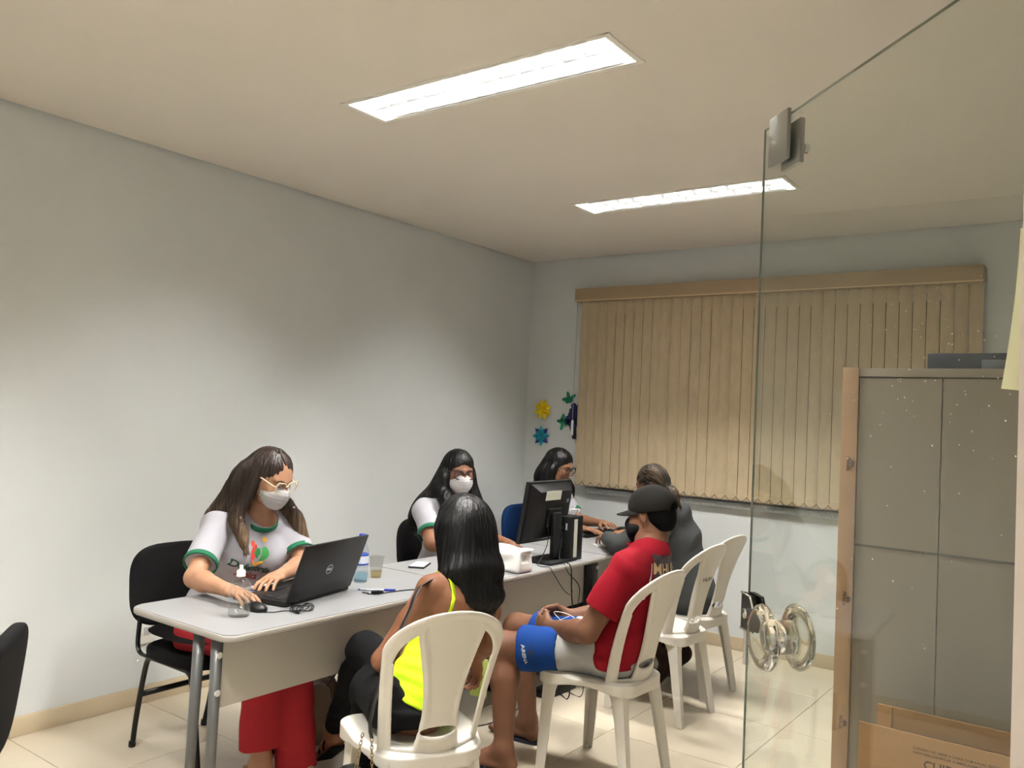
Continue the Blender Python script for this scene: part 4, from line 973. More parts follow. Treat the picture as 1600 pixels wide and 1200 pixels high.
# ---------------------------------------------------------------- person in the grey hoodie, seen from behind
def hoodie():
    t = person('person in dark grey hooded sweatshirt, hair in a low bun, leaning on the farthest desk')
    J = dict(pel=(1.90, -0.99, 0.555), ch=(1.80, -1.05, 0.93), sR=(1.76, -0.865, 0.915), sL=(1.800, -1.235, 0.915), fwd=(-1, 0, 0))
    O = np.array((1.715, -1.150, 1.140)); F = (-0.90, 0.28, -0.32); U = (-0.3, 0.05, 0.95)
    SK = skin('skin_tan', (136, 96, 72))
    hp, L, ax = head_prims(O, F, U, (1.79, -1.06, 0.97))
    eL, wL = (1.615, -1.325, 0.80), (1.42, -1.12, 0.80); eR, wR = (1.58, -0.79, 0.80), (1.40, -0.84, 0.80)
    hL = hand_prims(wL, (-0.75, 0.65, 0.02), (0.2, 0.1, -1), (0, 1, 0), 0.55, 0.97); hR = hand_prims(wR, (-1, -0.1, 0), (0, 0, -1), (0, -1, 0), 0.4, 0.97)
    tp, (lat, up, fw) = torso_prims(J, 0.98, False, 0.95)
    legs = leg_prims((1.88, -1.08, 0.53), (1.47, -1.09, 0.50), (1.80, -1.12, 0.22), (0.080, 0.056, 0.052, 0.034))+leg_prims((1.88, -0.90, 0.53), (1.47, -0.90, 0.50), (1.78, -0.90, 0.22), (0.080, 0.056, 0.052, 0.034))
    body = tp+hp+arm_prims(J['sR'], eR, wR)+arm_prims(J['sL'], eL, wL)+hR+hL
    sdf('body', body+legs, 0.0085, SK, t, boxes=[(O-0.125, O+0.13, 0.0042), hand_box(hL), hand_box(hR)])
    GR = mat('grey_hoodie', (50, 52, 52), 0.95, var=0.06, vscale=20, bump=0.15, bscale=60)
    sp, _ = torso_prims(J, 1.06, False, 1.10, d=0.022)
    for S, E, W in ((J['sR'], eR, wR), (J['sL'], eL, wL)):
        S, E, W = map(np.array, (S, E, W)); sp += [cone(S, E, 0.072, 0.058, k=0.03), econe(E, E+(W-E)*0.93, (0.058, 0.058), (0.040, 0.040), up, k=0.02, flatend=True), ell(E, (0.058,)*3, k=0.02)]
    sp.append(ell(np.array((1.84, -1.075, 1.005)), (0.060, 0.115, 0.050), k=0.03)); sp.append(ell(np.array((1.880, -1.085, 0.955)), (0.042, 0.10, 0.085), k=0.03))
    sp.append(ell(np.array((1.79, -1.075, 1.05)), (0.062, 0.075, 0.045), op='s', k=0.015))
    hd = sdf('hooded_sweatshirt', sp, 0.0072, GR, t, disp=folds(0.006, 22, 11))
    for E, W in ((eR, wR), (eL, wL)):
        E, W = np.array(E), np.array(W); ring_band('cuff', E+(W-E)*0.90, W-E, up, 0.040, 0.040, 0.04, 0.008, GR, hd)
    tr = [econe((1.91, -0.99, 0.50), (1.90, -0.99, 0.60), (0.17, 0.125), (0.16, 0.115), (0, 1, 0), k=0.03)]
    for yy, An in ((-1.09, (1.80, -1.12, 0.24)), (-0.90, (1.78, -0.90, 0.24))): tr += [cone((1.88, yy, 0.53), (1.47, yy, 0.505), 0.090, 0.066, k=0.03), cone((1.47, yy, 0.505), An, 0.066, 0.052, k=0.03)]
    sdf('trousers', tr, 0.010, BLKC, t)
    BR = mat('dark_brown_suede', (46, 30, 22), 0.95)
    for x, y in ((1.80, -1.12), (1.78, -0.90)):
        sdf('boot', [cone((x-0.03, y, 0.28), (x+0.04, y, 0.16), 0.056, 0.050, k=0.03), econe((x+0.06, y, 0.16), (x-0.03, y, 0.035), (0.042, 0.042), (0.044, 0.030), (0, 1, 0), k=0.03), half((0, 0, 0.003), (0, 0, -1), 3)], 0.007, BR, t, disp=folds(0.003, 30, 3))
    HR = hairmat('hair_streaked', (15, 11, 8), (64, 50, 33)); g = L
    hr = [ell(g(0, -0.014, 0.034), (0.080, 0.098, 0.088), ax, k=0.01), ell(g(0, -0.04, -0.01), (0.078, 0.070, 0.085), ax, k=0.02), ell(g(0, 0.105, -0.035), (0.070, 0.072, 0.10), ax, op='s', k=0.014),
          econe(g(0.0, -0.085, -0.03), g(0.0, -0.125, -0.060), (0.020, 0.020), (0.034, 0.030), ax[0], k=0.01), ell(g(0, -0.140, -0.085), (0.034, 0.030, 0.042), ax, k=0.01), cone(g(0, -0.15, -0.10), g(0.005, -0.165, -0.165), 0.020, 0.006, k=0.01)]
    hh = sdf('hair', hr, 0.0045, HR, t, disp=hairdisp(g(0, -0.13, -0.06), ax[1], 0.0030, 24)); bun = Vector(g(0, -0.11, -0.05)); flow_strands(hh, HR, 120, 4, flow=lambda q: (bun-q).normalized() if (q-Vector(O)).length < 0.125 else Vector((0, 0, -1)))
    ring_band('hair_tie', g(0, -0.104, -0.045), ax[1]*1.0+ax[2]*0.6, ax[0], 0.022, 0.022, 0.012, 0.006, BLKC, t, 16)
hoodie()

# ---------------------------------------------------------------- woman in the neon yellow top, seen from behind
def woman_neon():
    t = person('woman with long straight black hair, neon yellow strappy top and black trousers, seen from behind')
    D = np.array((-0.11, 0.20, -0.02)); J = dict(pel=(1.985, -3.385, 0.535), ch=np.array((2.075, -3.345, 0.895))+D, sR=np.array((2.055, -3.150, 0.868))+D, sL=np.array((2.055, -3.505, 0.900))+D, fwd=(-1, 0.2, 0))
    O = np.array((2.02, -3.305, 1.095))+D; F = (-0.93, 0.30, -0.22); U = (-0.18, 0.10, 0.97)
    SK = skin('skin_deep_tan', (122, 80, 56))
    hp, L, ax = head_prims(O, F, U, np.array((2.075, -3.345, 0.93))+D, neck_r=0.045)
    eL, wL = (1.850, -3.425, 0.640), (1.73, -3.20, 0.610); eR, wR = (1.895, -2.875, 0.61), (1.80, -2.835, 0.51)
    hL = hand_prims(wL, (-0.8, 0.55, -0.1), (0, 0, -1), (0, 1, 0), 0.5, 0.93); hR = hand_prims(wR, (-0.05, 0.25, -1), (-0.3, -1, 0.0), (-1, 0, 0), 0.8, 0.93)
    tp, (lat, up, fw) = torso_prims(J, 0.88, True, 0.88)
    An1 = (1.285, -3.105, 0.175); An2 = (1.68, -3.30, 0.10); K1 = (1.585, -3.245, 0.585); K2 = (1.725, -3.350, 0.495); H1 = (1.95, -3.31, 0.53); H2 = (1.955, -3.47, 0.53)
    f1, q1 = foot_prims(An1, (-0.80, 0.35, -0.55), 0.92); f2, q2 = foot_prims(An2, (-0.9, 0.2, 0), 0.92)
    legs = leg_prims(H1, K1, An1)+leg_prims(H2, K2, An2)
    body = tp+hp+arm_prims(J['sR'], eR, wR, (0.042, 0.035, 0.034, 0.022))+arm_prims(J['sL'], eL, wL, (0.042, 0.035, 0.034, 0.022))+hL+hR
    sdf('body', body+legs+f1+f2, 0.0062, SK, t, boxes=[hand_box(hR), hand_box(hL), hand_box(f1)])
    NE = mat('neon_yellow_knit', (208, 246, 26), 0.75, bump=0.15, bscale=80, stretch=(1, 1, 4))
    sp, _ = torso_prims(J, 0.90, True, 0.90, d=0.007)
    cz = np.array(J['ch'])-up*0.190
    sp.append(half(cz, up+0.0*fw, 0.5, k=0.004)); sp.append(half(np.array(J['pel'])-up*0.050, -up, 0.5, k=0.004))
    top = sdf('strappy_top', sp, 0.0058, NE, t, disp=lambda P: 0.0022*np.sin((P@up)*150+3*np.sin((P@lat)*22))*np.clip((0.80-P[:, 2])/0.1, 0, 1))
    pr = [p for p in tp]; bodyme = [o for o in t.children if o.name.startswith('body')][0]; bv = bvh_of(bodyme)
    for s in (-1, 1):       # straps lie on the skin, over the shoulder
        for side in (1, -1):
            pts = []
            for k in range(9):
                q = k/8; p = Vector(J['ch'])+Vector(lat)*s*(0.072+0.068*q)+Vector(up)*(-0.205+0.270*q)
                n = -Vector(fw)*side; hit = bv.ray_cast(p+n*0.3, -n, 0.5)[0]
                if hit is not None: pts.append(hit+n*0.003)
            bm = bmesh.new()
            for a, b in zip(pts[:-1], pts[1:]):
                l = Vector(lat)*0.010; n = -Vector(fw)*side*0.002
                vs = [bm.verts.new(x) for x in (a-l, a+l, b+l, b-l, a-l+n, a+l+n, b+l+n, b-l+n)]
                for f in ((0,1,2,3), (7,6,5,4), (0,4,5,1), (1,5,6,2), (2,6,7,3), (3,7,4,0)): bm.faces.new([vs[i] for i in f])
            bmesh.ops.remove_doubles(bm, verts=bm.verts[:], dist=1e-4); obj('strap', bm, NE, top, smooth=True)
    tr = [econe(np.array(J['pel'])-V(0, 0, 0.055), np.array(J['pel'])-up*0.002, (0.170, 0.124), (0.164, 0.119), lat, k=0.012, flatend=True)]
    tr += pants(H1, K1, An1, (0.092, 0.068, 0.066, 0.044), 0.93)+pants(H2, K2, An2, (0.092, 0.069, 0.066, 0.044), 0.93)
    sdf('trousers', tr, 0.0075, BLKC, t, disp=folds(0.003, 26, 8))
    for (dn, up_, sd, heel, ball) in (q1, q2):
        M3 = Matrix((Vector(dn), Vector(sd), Vector(up_))).transposed()
        s = boxo('sandal_sole', (Vector(heel)+Vector(ball))/2-Vector(up_)*0.026+Vector(dn)*0.016, (0.235, 0.072, 0.009), BLKC, t, M3, 0.003)
        for off, w_ in ((0.115, 0.043), (0.055, 0.044)):
            c = Vector(heel)+Vector(dn)*off; tubeo('sandal_strap', [c+Vector(sd)*w_*math.cos(a)+Vector(up_)*(-0.02+0.055*math.sin(a)) for a in np.linspace(0, PI, 9)], 0.004, BLKC, s, seg=6)
        an = Vector(heel)+Vector(up_)*0.055+Vector(dn)*0.02; tubeo('ankle_strap', [an+Vector(dn)*0.040*math.cos(a)+Vector(sd)*0.036*math.sin(a) for a in np.linspace(0, 2*PI, 17)[:-1]], 0.004, BLKC, s, seg=6, closed=True)
    HR = hairmat('hair_black_gloss', (6, 5, 5)); g = L
    hr = [ell(g(0, -0.016, 0.036), (0.088, 0.106, 0.094), ax, k=0.01), ell(g(0, -0.045, -0.02), (0.094, 0.080, 0.11), ax, k=0.03), ell(g(0, 0.112, -0.035), (0.060, 0.060, 0.09), ax, op='s', k=0.014)]
    A = np.array(g(0, -0.05, 0.0)); B = np.array((2.135, -3.345, 0.965))+D; C = np.array((2.165, -3.355, 0.865))+D; D_ = np.array((2.155, -3.345, 0.775))+D; lt = np.array(ax[0])
    hr += [econe(A, B, (0.092, 0.075), (0.100, 0.052), lt, k=0.05), econe(B, C, (0.100, 0.052), (0.090, 0.034), lt, k=0.03), econe(C+lt*0.012, D_+lt*0.012, (0.070, 0.030), (0.040, 0.014), lt, k=0.03)]
    for s, e in ((-1, 0.865), (1, 0.845)): hr.append(econe(g(0.078*s, -0.02, 0.0), np.array(B)+lt*0.080*s+V(-0.035, 0, -0.03), (0.034, 0.04), (0.036, 0.036), lt, k=0.04)); hr.append(econe(np.array(B)+lt*0.080*s+V(-0.035, 0, -0.03), np.array(B)+lt*0.078*s+V(-0.015, 0, -0.10), (0.032, 0.036), (0.018, 0.010), lt, k=0.03))
    hh = sdf('hair', hr, 0.0048, HR, t, disp=hairdisp((1.99, -3.13, 1.1), (0, 0, 1), 0.0012, 46)); flow_strands(hh, HR, 900, 6, 0.0013, 26)
    rs = random.Random(4); roots = []
    for k in range(110):
        q = rs.uniform(-1, 1); y = q*0.090; p0 = Vector(g(0.085*q, -0.075, rs.uniform(-0.02, 0.02))); p1 = Vector(B)+Vector(lt)*y+Vector((0.050*(1-q*q)**0.5, 0, 0.0)); e = 0.845-0.10*max(0, 1-abs(q-0.12)*1.9)+rs.uniform(-0.02, 0.012)
        roots.append([p0, p1, (p1.x+0.010, p1.y, 0.88), (p1.x+0.004+rs.uniform(-0.006, 0.008), p1.y+rs.uniform(-0.008, 0.008), e)])
    strands('hair_strands', roots, HR, t, 0.0013)
    return t, J, lat, up, fw, bv
neon, NJ, nlat, nup, nfw, nbv = woman_neon()

# ---------------------------------------------------------------- man in the red shirt
def man_red():
    t = person('man in a red T-shirt, black cap and black mask, sitting side-on with hands clasped')
    J = dict(pel=(2.175, -2.33, 0.545), ch=(2.285, -2.295, 0.930), sR=(2.225, -2.140, 0.910), sL=(2.285, -2.465, 0.915), fwd=(-1, 0, 0))
    O = np.array((2.272, -2.272, 1.108)); F = (-0.985, -0.02, -0.16); U = (-0.14, 0.0, 0.99)
    SK = skin('skin_brown_deep', (106, 72, 52))
    hp, L, ax = head_prims(O, F, U, (2.285, -2.295, 0.955), w=1.0, neck_r=0.058)
    eL, wL = (2.155, -2.565, 0.640), (1.880, -2.420, 0.585); eR, wR = (2.10, -2.075, 0.660), (1.865, -2.235, 0.600)
    hL = hand_prims(wL, (-0.95, 0.25, -0.02), (0.1, 1, -0.1), (0, 0, 1), 0.75, 1.05); hR = hand_prims(wR, (-0.95, -0.30, -0.05), (0.1, -1, -0.2), (0, 0, 1), 0.75, 1.05)
    tp, (lat, up, fw) = torso_prims(J, 1.0, False, 1.0)
    Kn1 = (1.715, -2.545, 0.490); An1 = (1.800, -2.615, 0.090); Kn2 = (1.585, -2.245, 0.495); An2 = (1.690, -2.275, 0.095)
    f1, q1 = foot_prims(An1, (-0.95, -0.25, 0), 1.05); f2, q2 = foot_prims(An2, (-0.98, 0.03, 0), 1.05)
    legs = leg_prims((2.13, -2.42, 0.525), Kn1, An1, (0.088, 0.067, 0.062, 0.038))+leg_prims((2.13, -2.24, 0.525), Kn2, An2, (0.088, 0.067, 0.062, 0.038))
    body = tp+hp+arm_prims(J['sR'], eR, wR, (0.056, 0.045, 0.044, 0.028))+arm_prims(J['sL'], eL, wL, (0.056, 0.045, 0.044, 0.028))+hL+hR
    sdf('body', body+legs+f1+f2, 0.0062, SK, t, boxes=[(O-0.125, O+0.13, 0.0034), (np.minimum(hand_box(hL)[0], hand_box(hR)[0]), np.maximum(hand_box(hL)[1], hand_box(hR)[1]), 0.0029), hand_box(f2)])
    RED = mat('red_tshirt', (126, 13, 27), 0.9, spec=0.2, bump=0.06, bscale=30)
    sp, _ = torso_prims(J, 1.04, False, 1.06, d=0.014)
    for S, E in ((J['sR'], eR), (J['sL'], eL)):
        S = np.array(S); E = np.array(E); sp.append(econe(S, S+(E-S)*0.68, (0.070, 0.068), (0.076, 0.070), up, k=0.03, flatend=True)); sp.append(ell(S, (0.060,)*3, k=0.03))
    sp.append(ell(np.array((2.265, -2.292, 0.992)), (0.082, 0.070, 0.042), op='s', k=0.008))
    sp.append(half((2.2, -2.33, 0.478), (0, 0, -1), 0.5))
    sh = sdf('t_shirt', sp, 0.0060, RED, t, disp=folds(0.0045, 24, 21)); sb = bvh_of(sh)
    cp = [Vector((2.265, -2.292, 0.980))+Vector((0.080*math.cos(a), 0.073*math.sin(a), 0.010*math.cos(a)+0.004)) for a in np.linspace(0, 2*PI, 33)[:-1]]
    bm = bmesh.new(); tube(bm, cp, 0, 8, True, flat=(0.004, 0.009)); obj('collar', bm, RED, sh, smooth=True)
    n = -fw; cB = Vector(J['ch'])-Vector(up)*0.042-Vector(fw)*0.2
    Mx = frame(cB, Vector(up).cross(Vector(n)), Vector(up))
    # printed panel across the upper back
    DK = mat('print_panel_dark', (40, 38, 40), 0.8, rgb2=(86, 74, 74), vscale=30)
    bm = bmesh.new(); bmesh.ops.create_grid(bm, x_segments=24, y_segments=14, size=0.5)
    me = bpy.data.meshes.new('print_panel'); [setattr(v, 'co', Vector((v.co.x*0.25, v.co.y*0.17, 0))) for v in bm.verts]; bm.to_mesh(me); bm.free(); me.transform(Mx @ Matrix.Translation((0, 0.0, 0))); conform(me, sb, Vector(n), 0.0022); link('print_panel', me, DK, sh, smooth=True)
    text_mesh('print_text', 'MHLAS', 0.062, mat('print_cream', (226, 196, 150), 0.7), sh, Mx @ Matrix.Translation((-0.035, 0.03, 0)), bold=0.001, surf=sb, off=0.004)
    patch('print_stripe', [(-0.142, -0.10), (-0.136, -0.10), (-0.136, 0.05), (-0.142, 0.05)], mat('print_light', (216, 206, 206), 0.8), sh, Mx, surf=sb, off=0.0035, sub=6)
    # shorts: blue lower band, light grey above
    BLU = mat('blue_shorts', (16, 53, 116), 0.9, spec=0.2, bump=0.05, bscale=40); GRY = mat('grey_shorts', (158, 158, 156), 0.9, bump=0.08, bscale=40)
    up_p = [econe((2.18, -2.33, 0.50), (2.17, -2.33, 0.60), (0.170, 0.118), (0.158, 0.116), (0, 1, 0), k=0.03)]; bl = []; 
    for i, (Hp, Kn) in enumerate((((2.12, -2.42, 0.53), Kn1), ((2.12, -2.24, 0.53), Kn2))):
        Hp = np.array(Hp); Kn = np.array(Kn); m_ = Hp+(Kn-Hp)*0.37; e = Hp+(Kn-Hp)*0.78
        up_p.append(econe(Hp, m_, (0.098, 0.098), (0.094, 0.090), (0, 1, 0), k=0.03, flatend=(False)))
        up_p.append(econe(m_-(Kn-Hp)*0.02, m_+(Kn-Hp)*0.02, (0.094, 0.090), (0.094, 0.090), (0, 1, 0), k=0.01, flatend=True))
        bl.append(econe(m_, e, (0.096, 0.092), (0.102, 0.097), (0, 1, 0), k=0.005, flatend=True))
        up_p.append(half(m_, Kn-Hp, 0.16, k=0.003))
    gs = sdf('shorts', up_p, 0.0062, GRY, t, disp=folds(0.004, 24, 31))
    bs = sdf('shorts_hem_panel', bl, 0.0056, BLU, t, disp=folds(0.003, 24, 32)); bsb = bvh_of(bs)
    Kd = Vector(Kn1)-Vector((2.12, -2.42, 0.53)); pc = Vector((2.12, -2.42, 0.53))+Kd*0.60
    Ms = frame(pc, Vector((0, 0.35, -1)), Kd*-1)
    Ms = frame(pc+Vector((0, -0.1, 0.03)), Vector((0.15, 0.55, -0.9)), -Kd)
    text_mesh('shorts_text', 'ARENA', 0.022, mat('print_white', (235, 235, 235), 0.6), bs, Ms @ Matrix.Translation((0.028, -0.014, 0)), bold=0.0006, surf=bsb, off=0.003)
    patch('shorts_emblem', [(-0.03, 0.02), (-0.005, 0.012), (0.0, -0.012), (0.008, 0.008), (0.035, 0.0), (0.012, 0.018), (0.008, 0.03), (0.0, 0.02)], mat('print_navy', (16, 28, 60), 0.7), bs, Ms @ Matrix.Translation((0.02, 0.006, 0)), surf=bsb, off=0.003, sub=1)
    tubeo('drawstring', [(2.02, -2.43, 0.625), (1.99, -2.45, 0.60), (2.03, -2.475, 0.585), (2.06, -2.46, 0.60), (2.03, -2.44, 0.57)], 0.004, mat('drawstring_grey', (110, 110, 112), 0.8), gs, seg=6, sm=5)
    FF = mat('navy_rubber', (30, 30, 44), 0.6)
    for (dn, up_, sd, heel, ball) in (q1, q2):
        bm = bmesh.new(); M3 = Matrix((Vector(dn), Vector(sd), Vector(up_))).transposed().to_4x4(); c = (Vector(heel)+Vector(ball))/2; c.z = 0.0; M3.translation = c+Vector(dn)*0.022
        out = [(0.145*math.cos(a), (0.046-0.008*math.cos(a+PI)*1)*math.sin(a)) for a in np.linspace(0, 2*PI, 33)[:-1]]
        prism(bm, out, 0.001, 0.016, M3); s = obj('flip_flop_sole', bm, FF, t, auto=True)
        toe = Vector(ball)+Vector(dn)*0.012-Vector(sd)*0.017*0+Vector(up_)*0.006
        for k in (-1, 1): tubeo('flip_flop_strap', [toe, Vector(ball)-Vector(dn)*0.03+Vector(sd)*0.030*k+Vector(up_)*0.020, Vector(ball)-Vector(dn)*0.07+Vector(sd)*0.042*k-Vector(up_)*0.008], 0.0045, FF, s, seg=6, sm=4)
    # hair, cap, mask, earphone cable
    g = L; HR = mat('short_black_hair', (5, 4, 4), 0.9, spec=0.1, bump=0.4, bscale=300)
    sdf('hair', [ell(g(0, -0.020, 0.020), (0.0795, 0.092, 0.085), ax, k=0.01), ell(g(0, -0.055, -0.025), (0.064, 0.052, 0.06), ax, k=0.02), ell(g(0, 0.075, -0.03), (0.10, 0.070, 0.14), ax, op='s', k=0.008), half(g(0, -0.05, -0.075), -ax[2], 0.2, k=0.006),
                 ell(g(0.085, 0.0, -0.01), (0.02, 0.026, 0.034), ax, op='s', k=0.004), ell(g(-0.085, 0.0, -0.01), (0.02, 0.026, 0.034), ax, op='s', k=0.004)], 0.004, HR, t)
    CP = mat('charcoal_cap', (25, 23, 21), 0.95, spec=0.1, bump=0.08, bscale=80)
    cp_ = sdf('cap', [ell(g(0, -0.012, 0.034), (0.086, 0.109, 0.093), ax, k=0.01), half(g(0, -0.10, 0.012), -nrm(ax[2]+0.02*ax[1]), 0.3, k=0.003),
                      ell(g(0, -0.125, 0.020), (0.035, 0.03, 0.026), ax, op='s', k=0.004)], 0.004, CP, t)
    bm = bmesh.new(); X, Y, Z = Vector(ax[0]), Vector(ax[1]), Vector(ax[2]); G = []
    for z in (0.0, 0.004):
        rows = []
        for i in range(13):
            a = PI*i/12; row = []
            for q in (0.0, 0.4, 0.75, 1.0):
                x = 0.080*math.cos(a); f = 0.075*math.sin(a)*0+math.sqrt(max(0, 1-(x/0.089)**2))*0.097-0.018+q*0.080*math.sin(a)**0.7
                row.append(bm.verts.new(Vector(g(x/1.04, f, 0.026-0.12*(x*x)/0.08-0.016*q+z))))
            rows.append(row)
        G.append(rows)
    for rows, fl_ in ((G[0], 1), (G[1], 0)):
        for i in range(12):
            for q in range(3):
                f = (rows[i][q], rows[i+1][q], rows[i+1][q+1], rows[i][q+1]); bm.faces.new(f if fl_ else f[::-1])
    for i in range(12):
        bm.faces.new((G[0][i][3], G[0][i+1][3], G[1][i+1][3], G[1][i][3])); bm.faces.new((G[0][i][0], G[1][i][0], G[1][i+1][0], G[0][i+1][0]))
    obj('cap_brim', bm, CP, cp_, smooth=True)
    latheo('cap_button', [(0.008, 0), (0.006, 0.004), (0.0, 0.006)], CP, cp_, tuple(g(0, -0.012, 0.130)), 10)
    face_mask(t, L, ax, 'face_mask', MASKB, False); eyes(t, L, ax, (0, -0.2)); brows(t, L, mat('brow_black', (26, 20, 18), 0.8))
    tubeo('earphone_cable', [(1.96, -2.46, 0.635), (1.93, -2.47, 0.665), (1.97, -2.48, 0.675), (2.01, -2.475, 0.67), (2.04, -2.46, 0.65), (2.00, -2.45, 0.635), (1.95, -2.47, 0.63), (1.99, -2.44, 0.655)], 0.0014, mat('cable_white', (225, 225, 222), 0.5), t, seg=5, sm=5)
man_red()

# ================================================================ black visitor chairs
CUSH = mat('black_upholstery', (11, 10, 11), 0.95, spec=0.2, bump=0.08, bscale=200); CUSHB = mat('blue_upholstery', (10, 42, 84), 0.9, spec=0.2, bump=0.08, bscale=200)
def office_chair(label, loc, rz, cush=CUSH):
    """faces local +x"""
    t = thing('office_chair', label, 'chair', loc, rz, 'padded office chairs on tube legs')
    sdf('seat', [Prim(lambda P: (np.maximum((np.abs((P[..., 0])/0.225)**3.2+np.abs(P[..., 1]/0.215)**3.2)**(1/3.2)-1, -1)*0.2)*0.6+0*P[..., 2], (-0.24, -0.23, 0.40), (0.24, 0.23, 0.48), k=0.001),
                 rbox((0, 0, 0.432), (0.26, 0.26, 0.024), rad=0.018, op='i', k=0.016)], 0.0075, cush, t)
    def bf(P):
        y, z, x = P[..., 1], P[..., 2], P[..., 0]; xc = -0.262-(z-0.55)*0.10+0.35*y*y*0.6
        e = (np.abs(y/0.218)**3.4+np.abs((z-0.680)/0.178)**3.4)**(1/3.4)-1
        q0 = e*0.17+0.016; q1 = np.abs(x-xc)-0.022+0.016
        return np.minimum(np.maximum(q0, q1), 0)+np.sqrt(np.maximum(q0, 0)**2+np.maximum(q1, 0)**2)-0.016
    sdf('backrest', [Prim(bf, (-0.33, -0.225, 0.49), (-0.20, 0.225, 0.87))], 0.0075, cush, t)
    for s in (-1, 1):
        y = 0.180*s
        tubeo('leg_frame', [(-0.245, y*0.97, 0.006), (-0.222, y, 0.12), (-0.192, y, 0.27), (-0.165, y, 0.375), (-0.14, y, 0.400), (-0.10, y, 0.405), (0.10, y, 0.405), (0.14, y, 0.40), (0.165, y, 0.375), (0.20, y, 0.25), (0.245, y, 0.006)], 0.0115, BLKM, t, seg=10, sm=3)
        for x in (-0.246, 0.246): latheo('foot_cap', [(0.014, 0), (0.0155, 0.006), (0.0145, 0.024), (0.012, 0.026)], BLKP, t, (x, y*0.975, 0.0005), 10)
        tubeo('back_post', [(-0.14, y*1.07, 0.410), (-0.20, y*1.07, 0.415), (-0.228, y*1.05, 0.46), (-0.245, y*0.95, 0.60)], 0.0105, BLKM, t, seg=8, sm=4, flat=(0.011, 0.006))
        latheo('bolt', [(0.008, 0), (0.006, 0.003), (0, 0.004)], CHROME, t, (-0.20, y*1.13, 0.385), 8, Rx(-PI/2*s))
    for x, z in ((-0.2, 0.235),): tubeo('crossbar', [(x, -0.18, z), (x, 0.18, z)], 0.0095, BLKM, t, seg=8, flat=(0.009, 0.013))
    return t
oc = office_chair('black office chair against the wall, under the woman at the laptop', (0.708, -3.325, 0), 0)
dup(oc, (0.705, -1.665, 0), 0, 'black office chair under the woman with round glasses')
dup(oc, (1.30, -4.712, 0), math.radians(234), 'black office chair cut by the left edge of the photo')
office_chair('blue padded office chair under the woman behind the monitor', (0.60, -0.485, 0), 0, CUSHB)

# ================================================================ glass door
def door_glass():
    M = bpy.data.materials.new('door_glass'); M.use_nodes = True; nt = M.node_tree; nt.nodes.clear(); N = nt.nodes.new; K = nt.links.new
    out = N('ShaderNodeOutputMaterial'); mx = N('ShaderNodeMixShader'); t = N('ShaderNodeBsdfTransparent'); t.inputs[0].default_value = (0.945, 0.965, 0.945, 1)
    g = N('ShaderNodeBsdfGlossy'); g.inputs['Roughness'].default_value = 0.0; f = N('ShaderNodeFresnel'); geo = N('ShaderNodeNewGeometry'); mi = N('ShaderNodeMix')
    mi.inputs[2].default_value = 1.52; mi.inputs[3].default_value = 1/1.52; K(geo.outputs['Backfacing'], mi.inputs[0]); K(mi.outputs[0], f.inputs[0])
    K(f.outputs[0], mx.inputs[0]); K(t.outputs[0], mx.inputs[1]); K(g.outputs[0], mx.inputs[2]); K(mx.outputs[0], out.inputs[0]); return M
dA = math.atan2(-0.687, 0.726)
door = bpy.data.objects.new('door_1', None); COL.objects.link(door); door.location = (3.3082, -3.9085, 0); door.rotation_euler = (0, 0, dA); struct(door)
# local: +x along the pane from its free edge, -y is the camera side
DG = door_glass(); GE = mat('glass_edge', (118, 124, 112), 0.25, spec=0.6)
boxr('glass_pane', (0.0012, -0.003, 0.012), (0.741, 0.003, 2.10), DG, door)
bm = bmesh.new(); box(bm, (0, 0, 1.056), (0.0016, 0.0042, 2.09)); box(bm, (0.37, 0, 2.1008), (0.742, 0.0050, 0.0014)); obj('pane_edge', bm, GE, door)
SAT = mat('satin_steel', (176, 176, 172), 0.3, metal=0.9)
pb = boxr('top_clamp', (0.040, -0.0125, 2.012), (0.112, -0.0045, 2.108), SAT, door, bev=0.001)
boxr('clamp_plate', (0.060, 0.0045, 2.000), (0.130, 0.0145, 2.085), SAT, pb, bev=0.001)
latheo('clamp_knob', [(0.006, 0), (0.010, 0.004), (0.010, 0.012), (0.006, 0.015)], CHROME, pb, (0.118, 0.0145, 2.03), 14, Rx(-PI/2))
def lock_outline(): return [(-0.004, 0), (0.038, 0), (0.048, 0.012), (0.048, 0.045), (0.034, 0.068), (-0.004, 0.070)]
lk = bmesh.new()
for y0, y1 in ((-0.014, -0.0045), (0.0045, 0.014)):
    prism(lk, lock_outline(), y0, y1, Matrix(((1,0,0,0),(0,0,1,0),(0,1,0,1.105),(0,0,0,1))))
lko = obj('lock', lk, mat('lock_black', (20, 19, 18), 0.25), door)
bm = bmesh.new(); P = [(x, -0.0145, z+1.105) for x, z in lock_outline()]
tube(bm, P, 0.0022, 6); obj('lock_rim', bm, CHROME, lko, smooth=True)
latheo('lock_cylinder', [(0.010, 0), (0.010, 0.005), (0.004, 0.006)], CHROME, lko, (0.020, -0.014, 1.138), 16, Rx(PI/2))
boxr('strike_bar', (-0.006, -0.006, 1.032), (-0.001, 0.006, 1.172), CHROME, lko, bev=0.001)
ACR = mat('clear_acrylic', (250, 248, 240), 0.02, trans=1.0, ior=1.47)
kp = [(0.030, 0.0035), (0.030, 0.016), (0.034, 0.021), (0.052, 0.027), (0.060, 0.032), (0.058, 0.037), (0.046, 0.040), (0.034, 0.037), (0.027, 0.029), (0.0, 0.027)]
kp_old = [(0.014, 0.0045), (0.0165, 0.010), (0.0165, 0.024), (0.024, 0.030), (0.046, 0.036), (0.058, 0.041), (0.060, 0.046), (0.056, 0.050), (0.040, 0.050), (0.030, 0.045), (0.020, 0.048), (0.0, 0.050)]
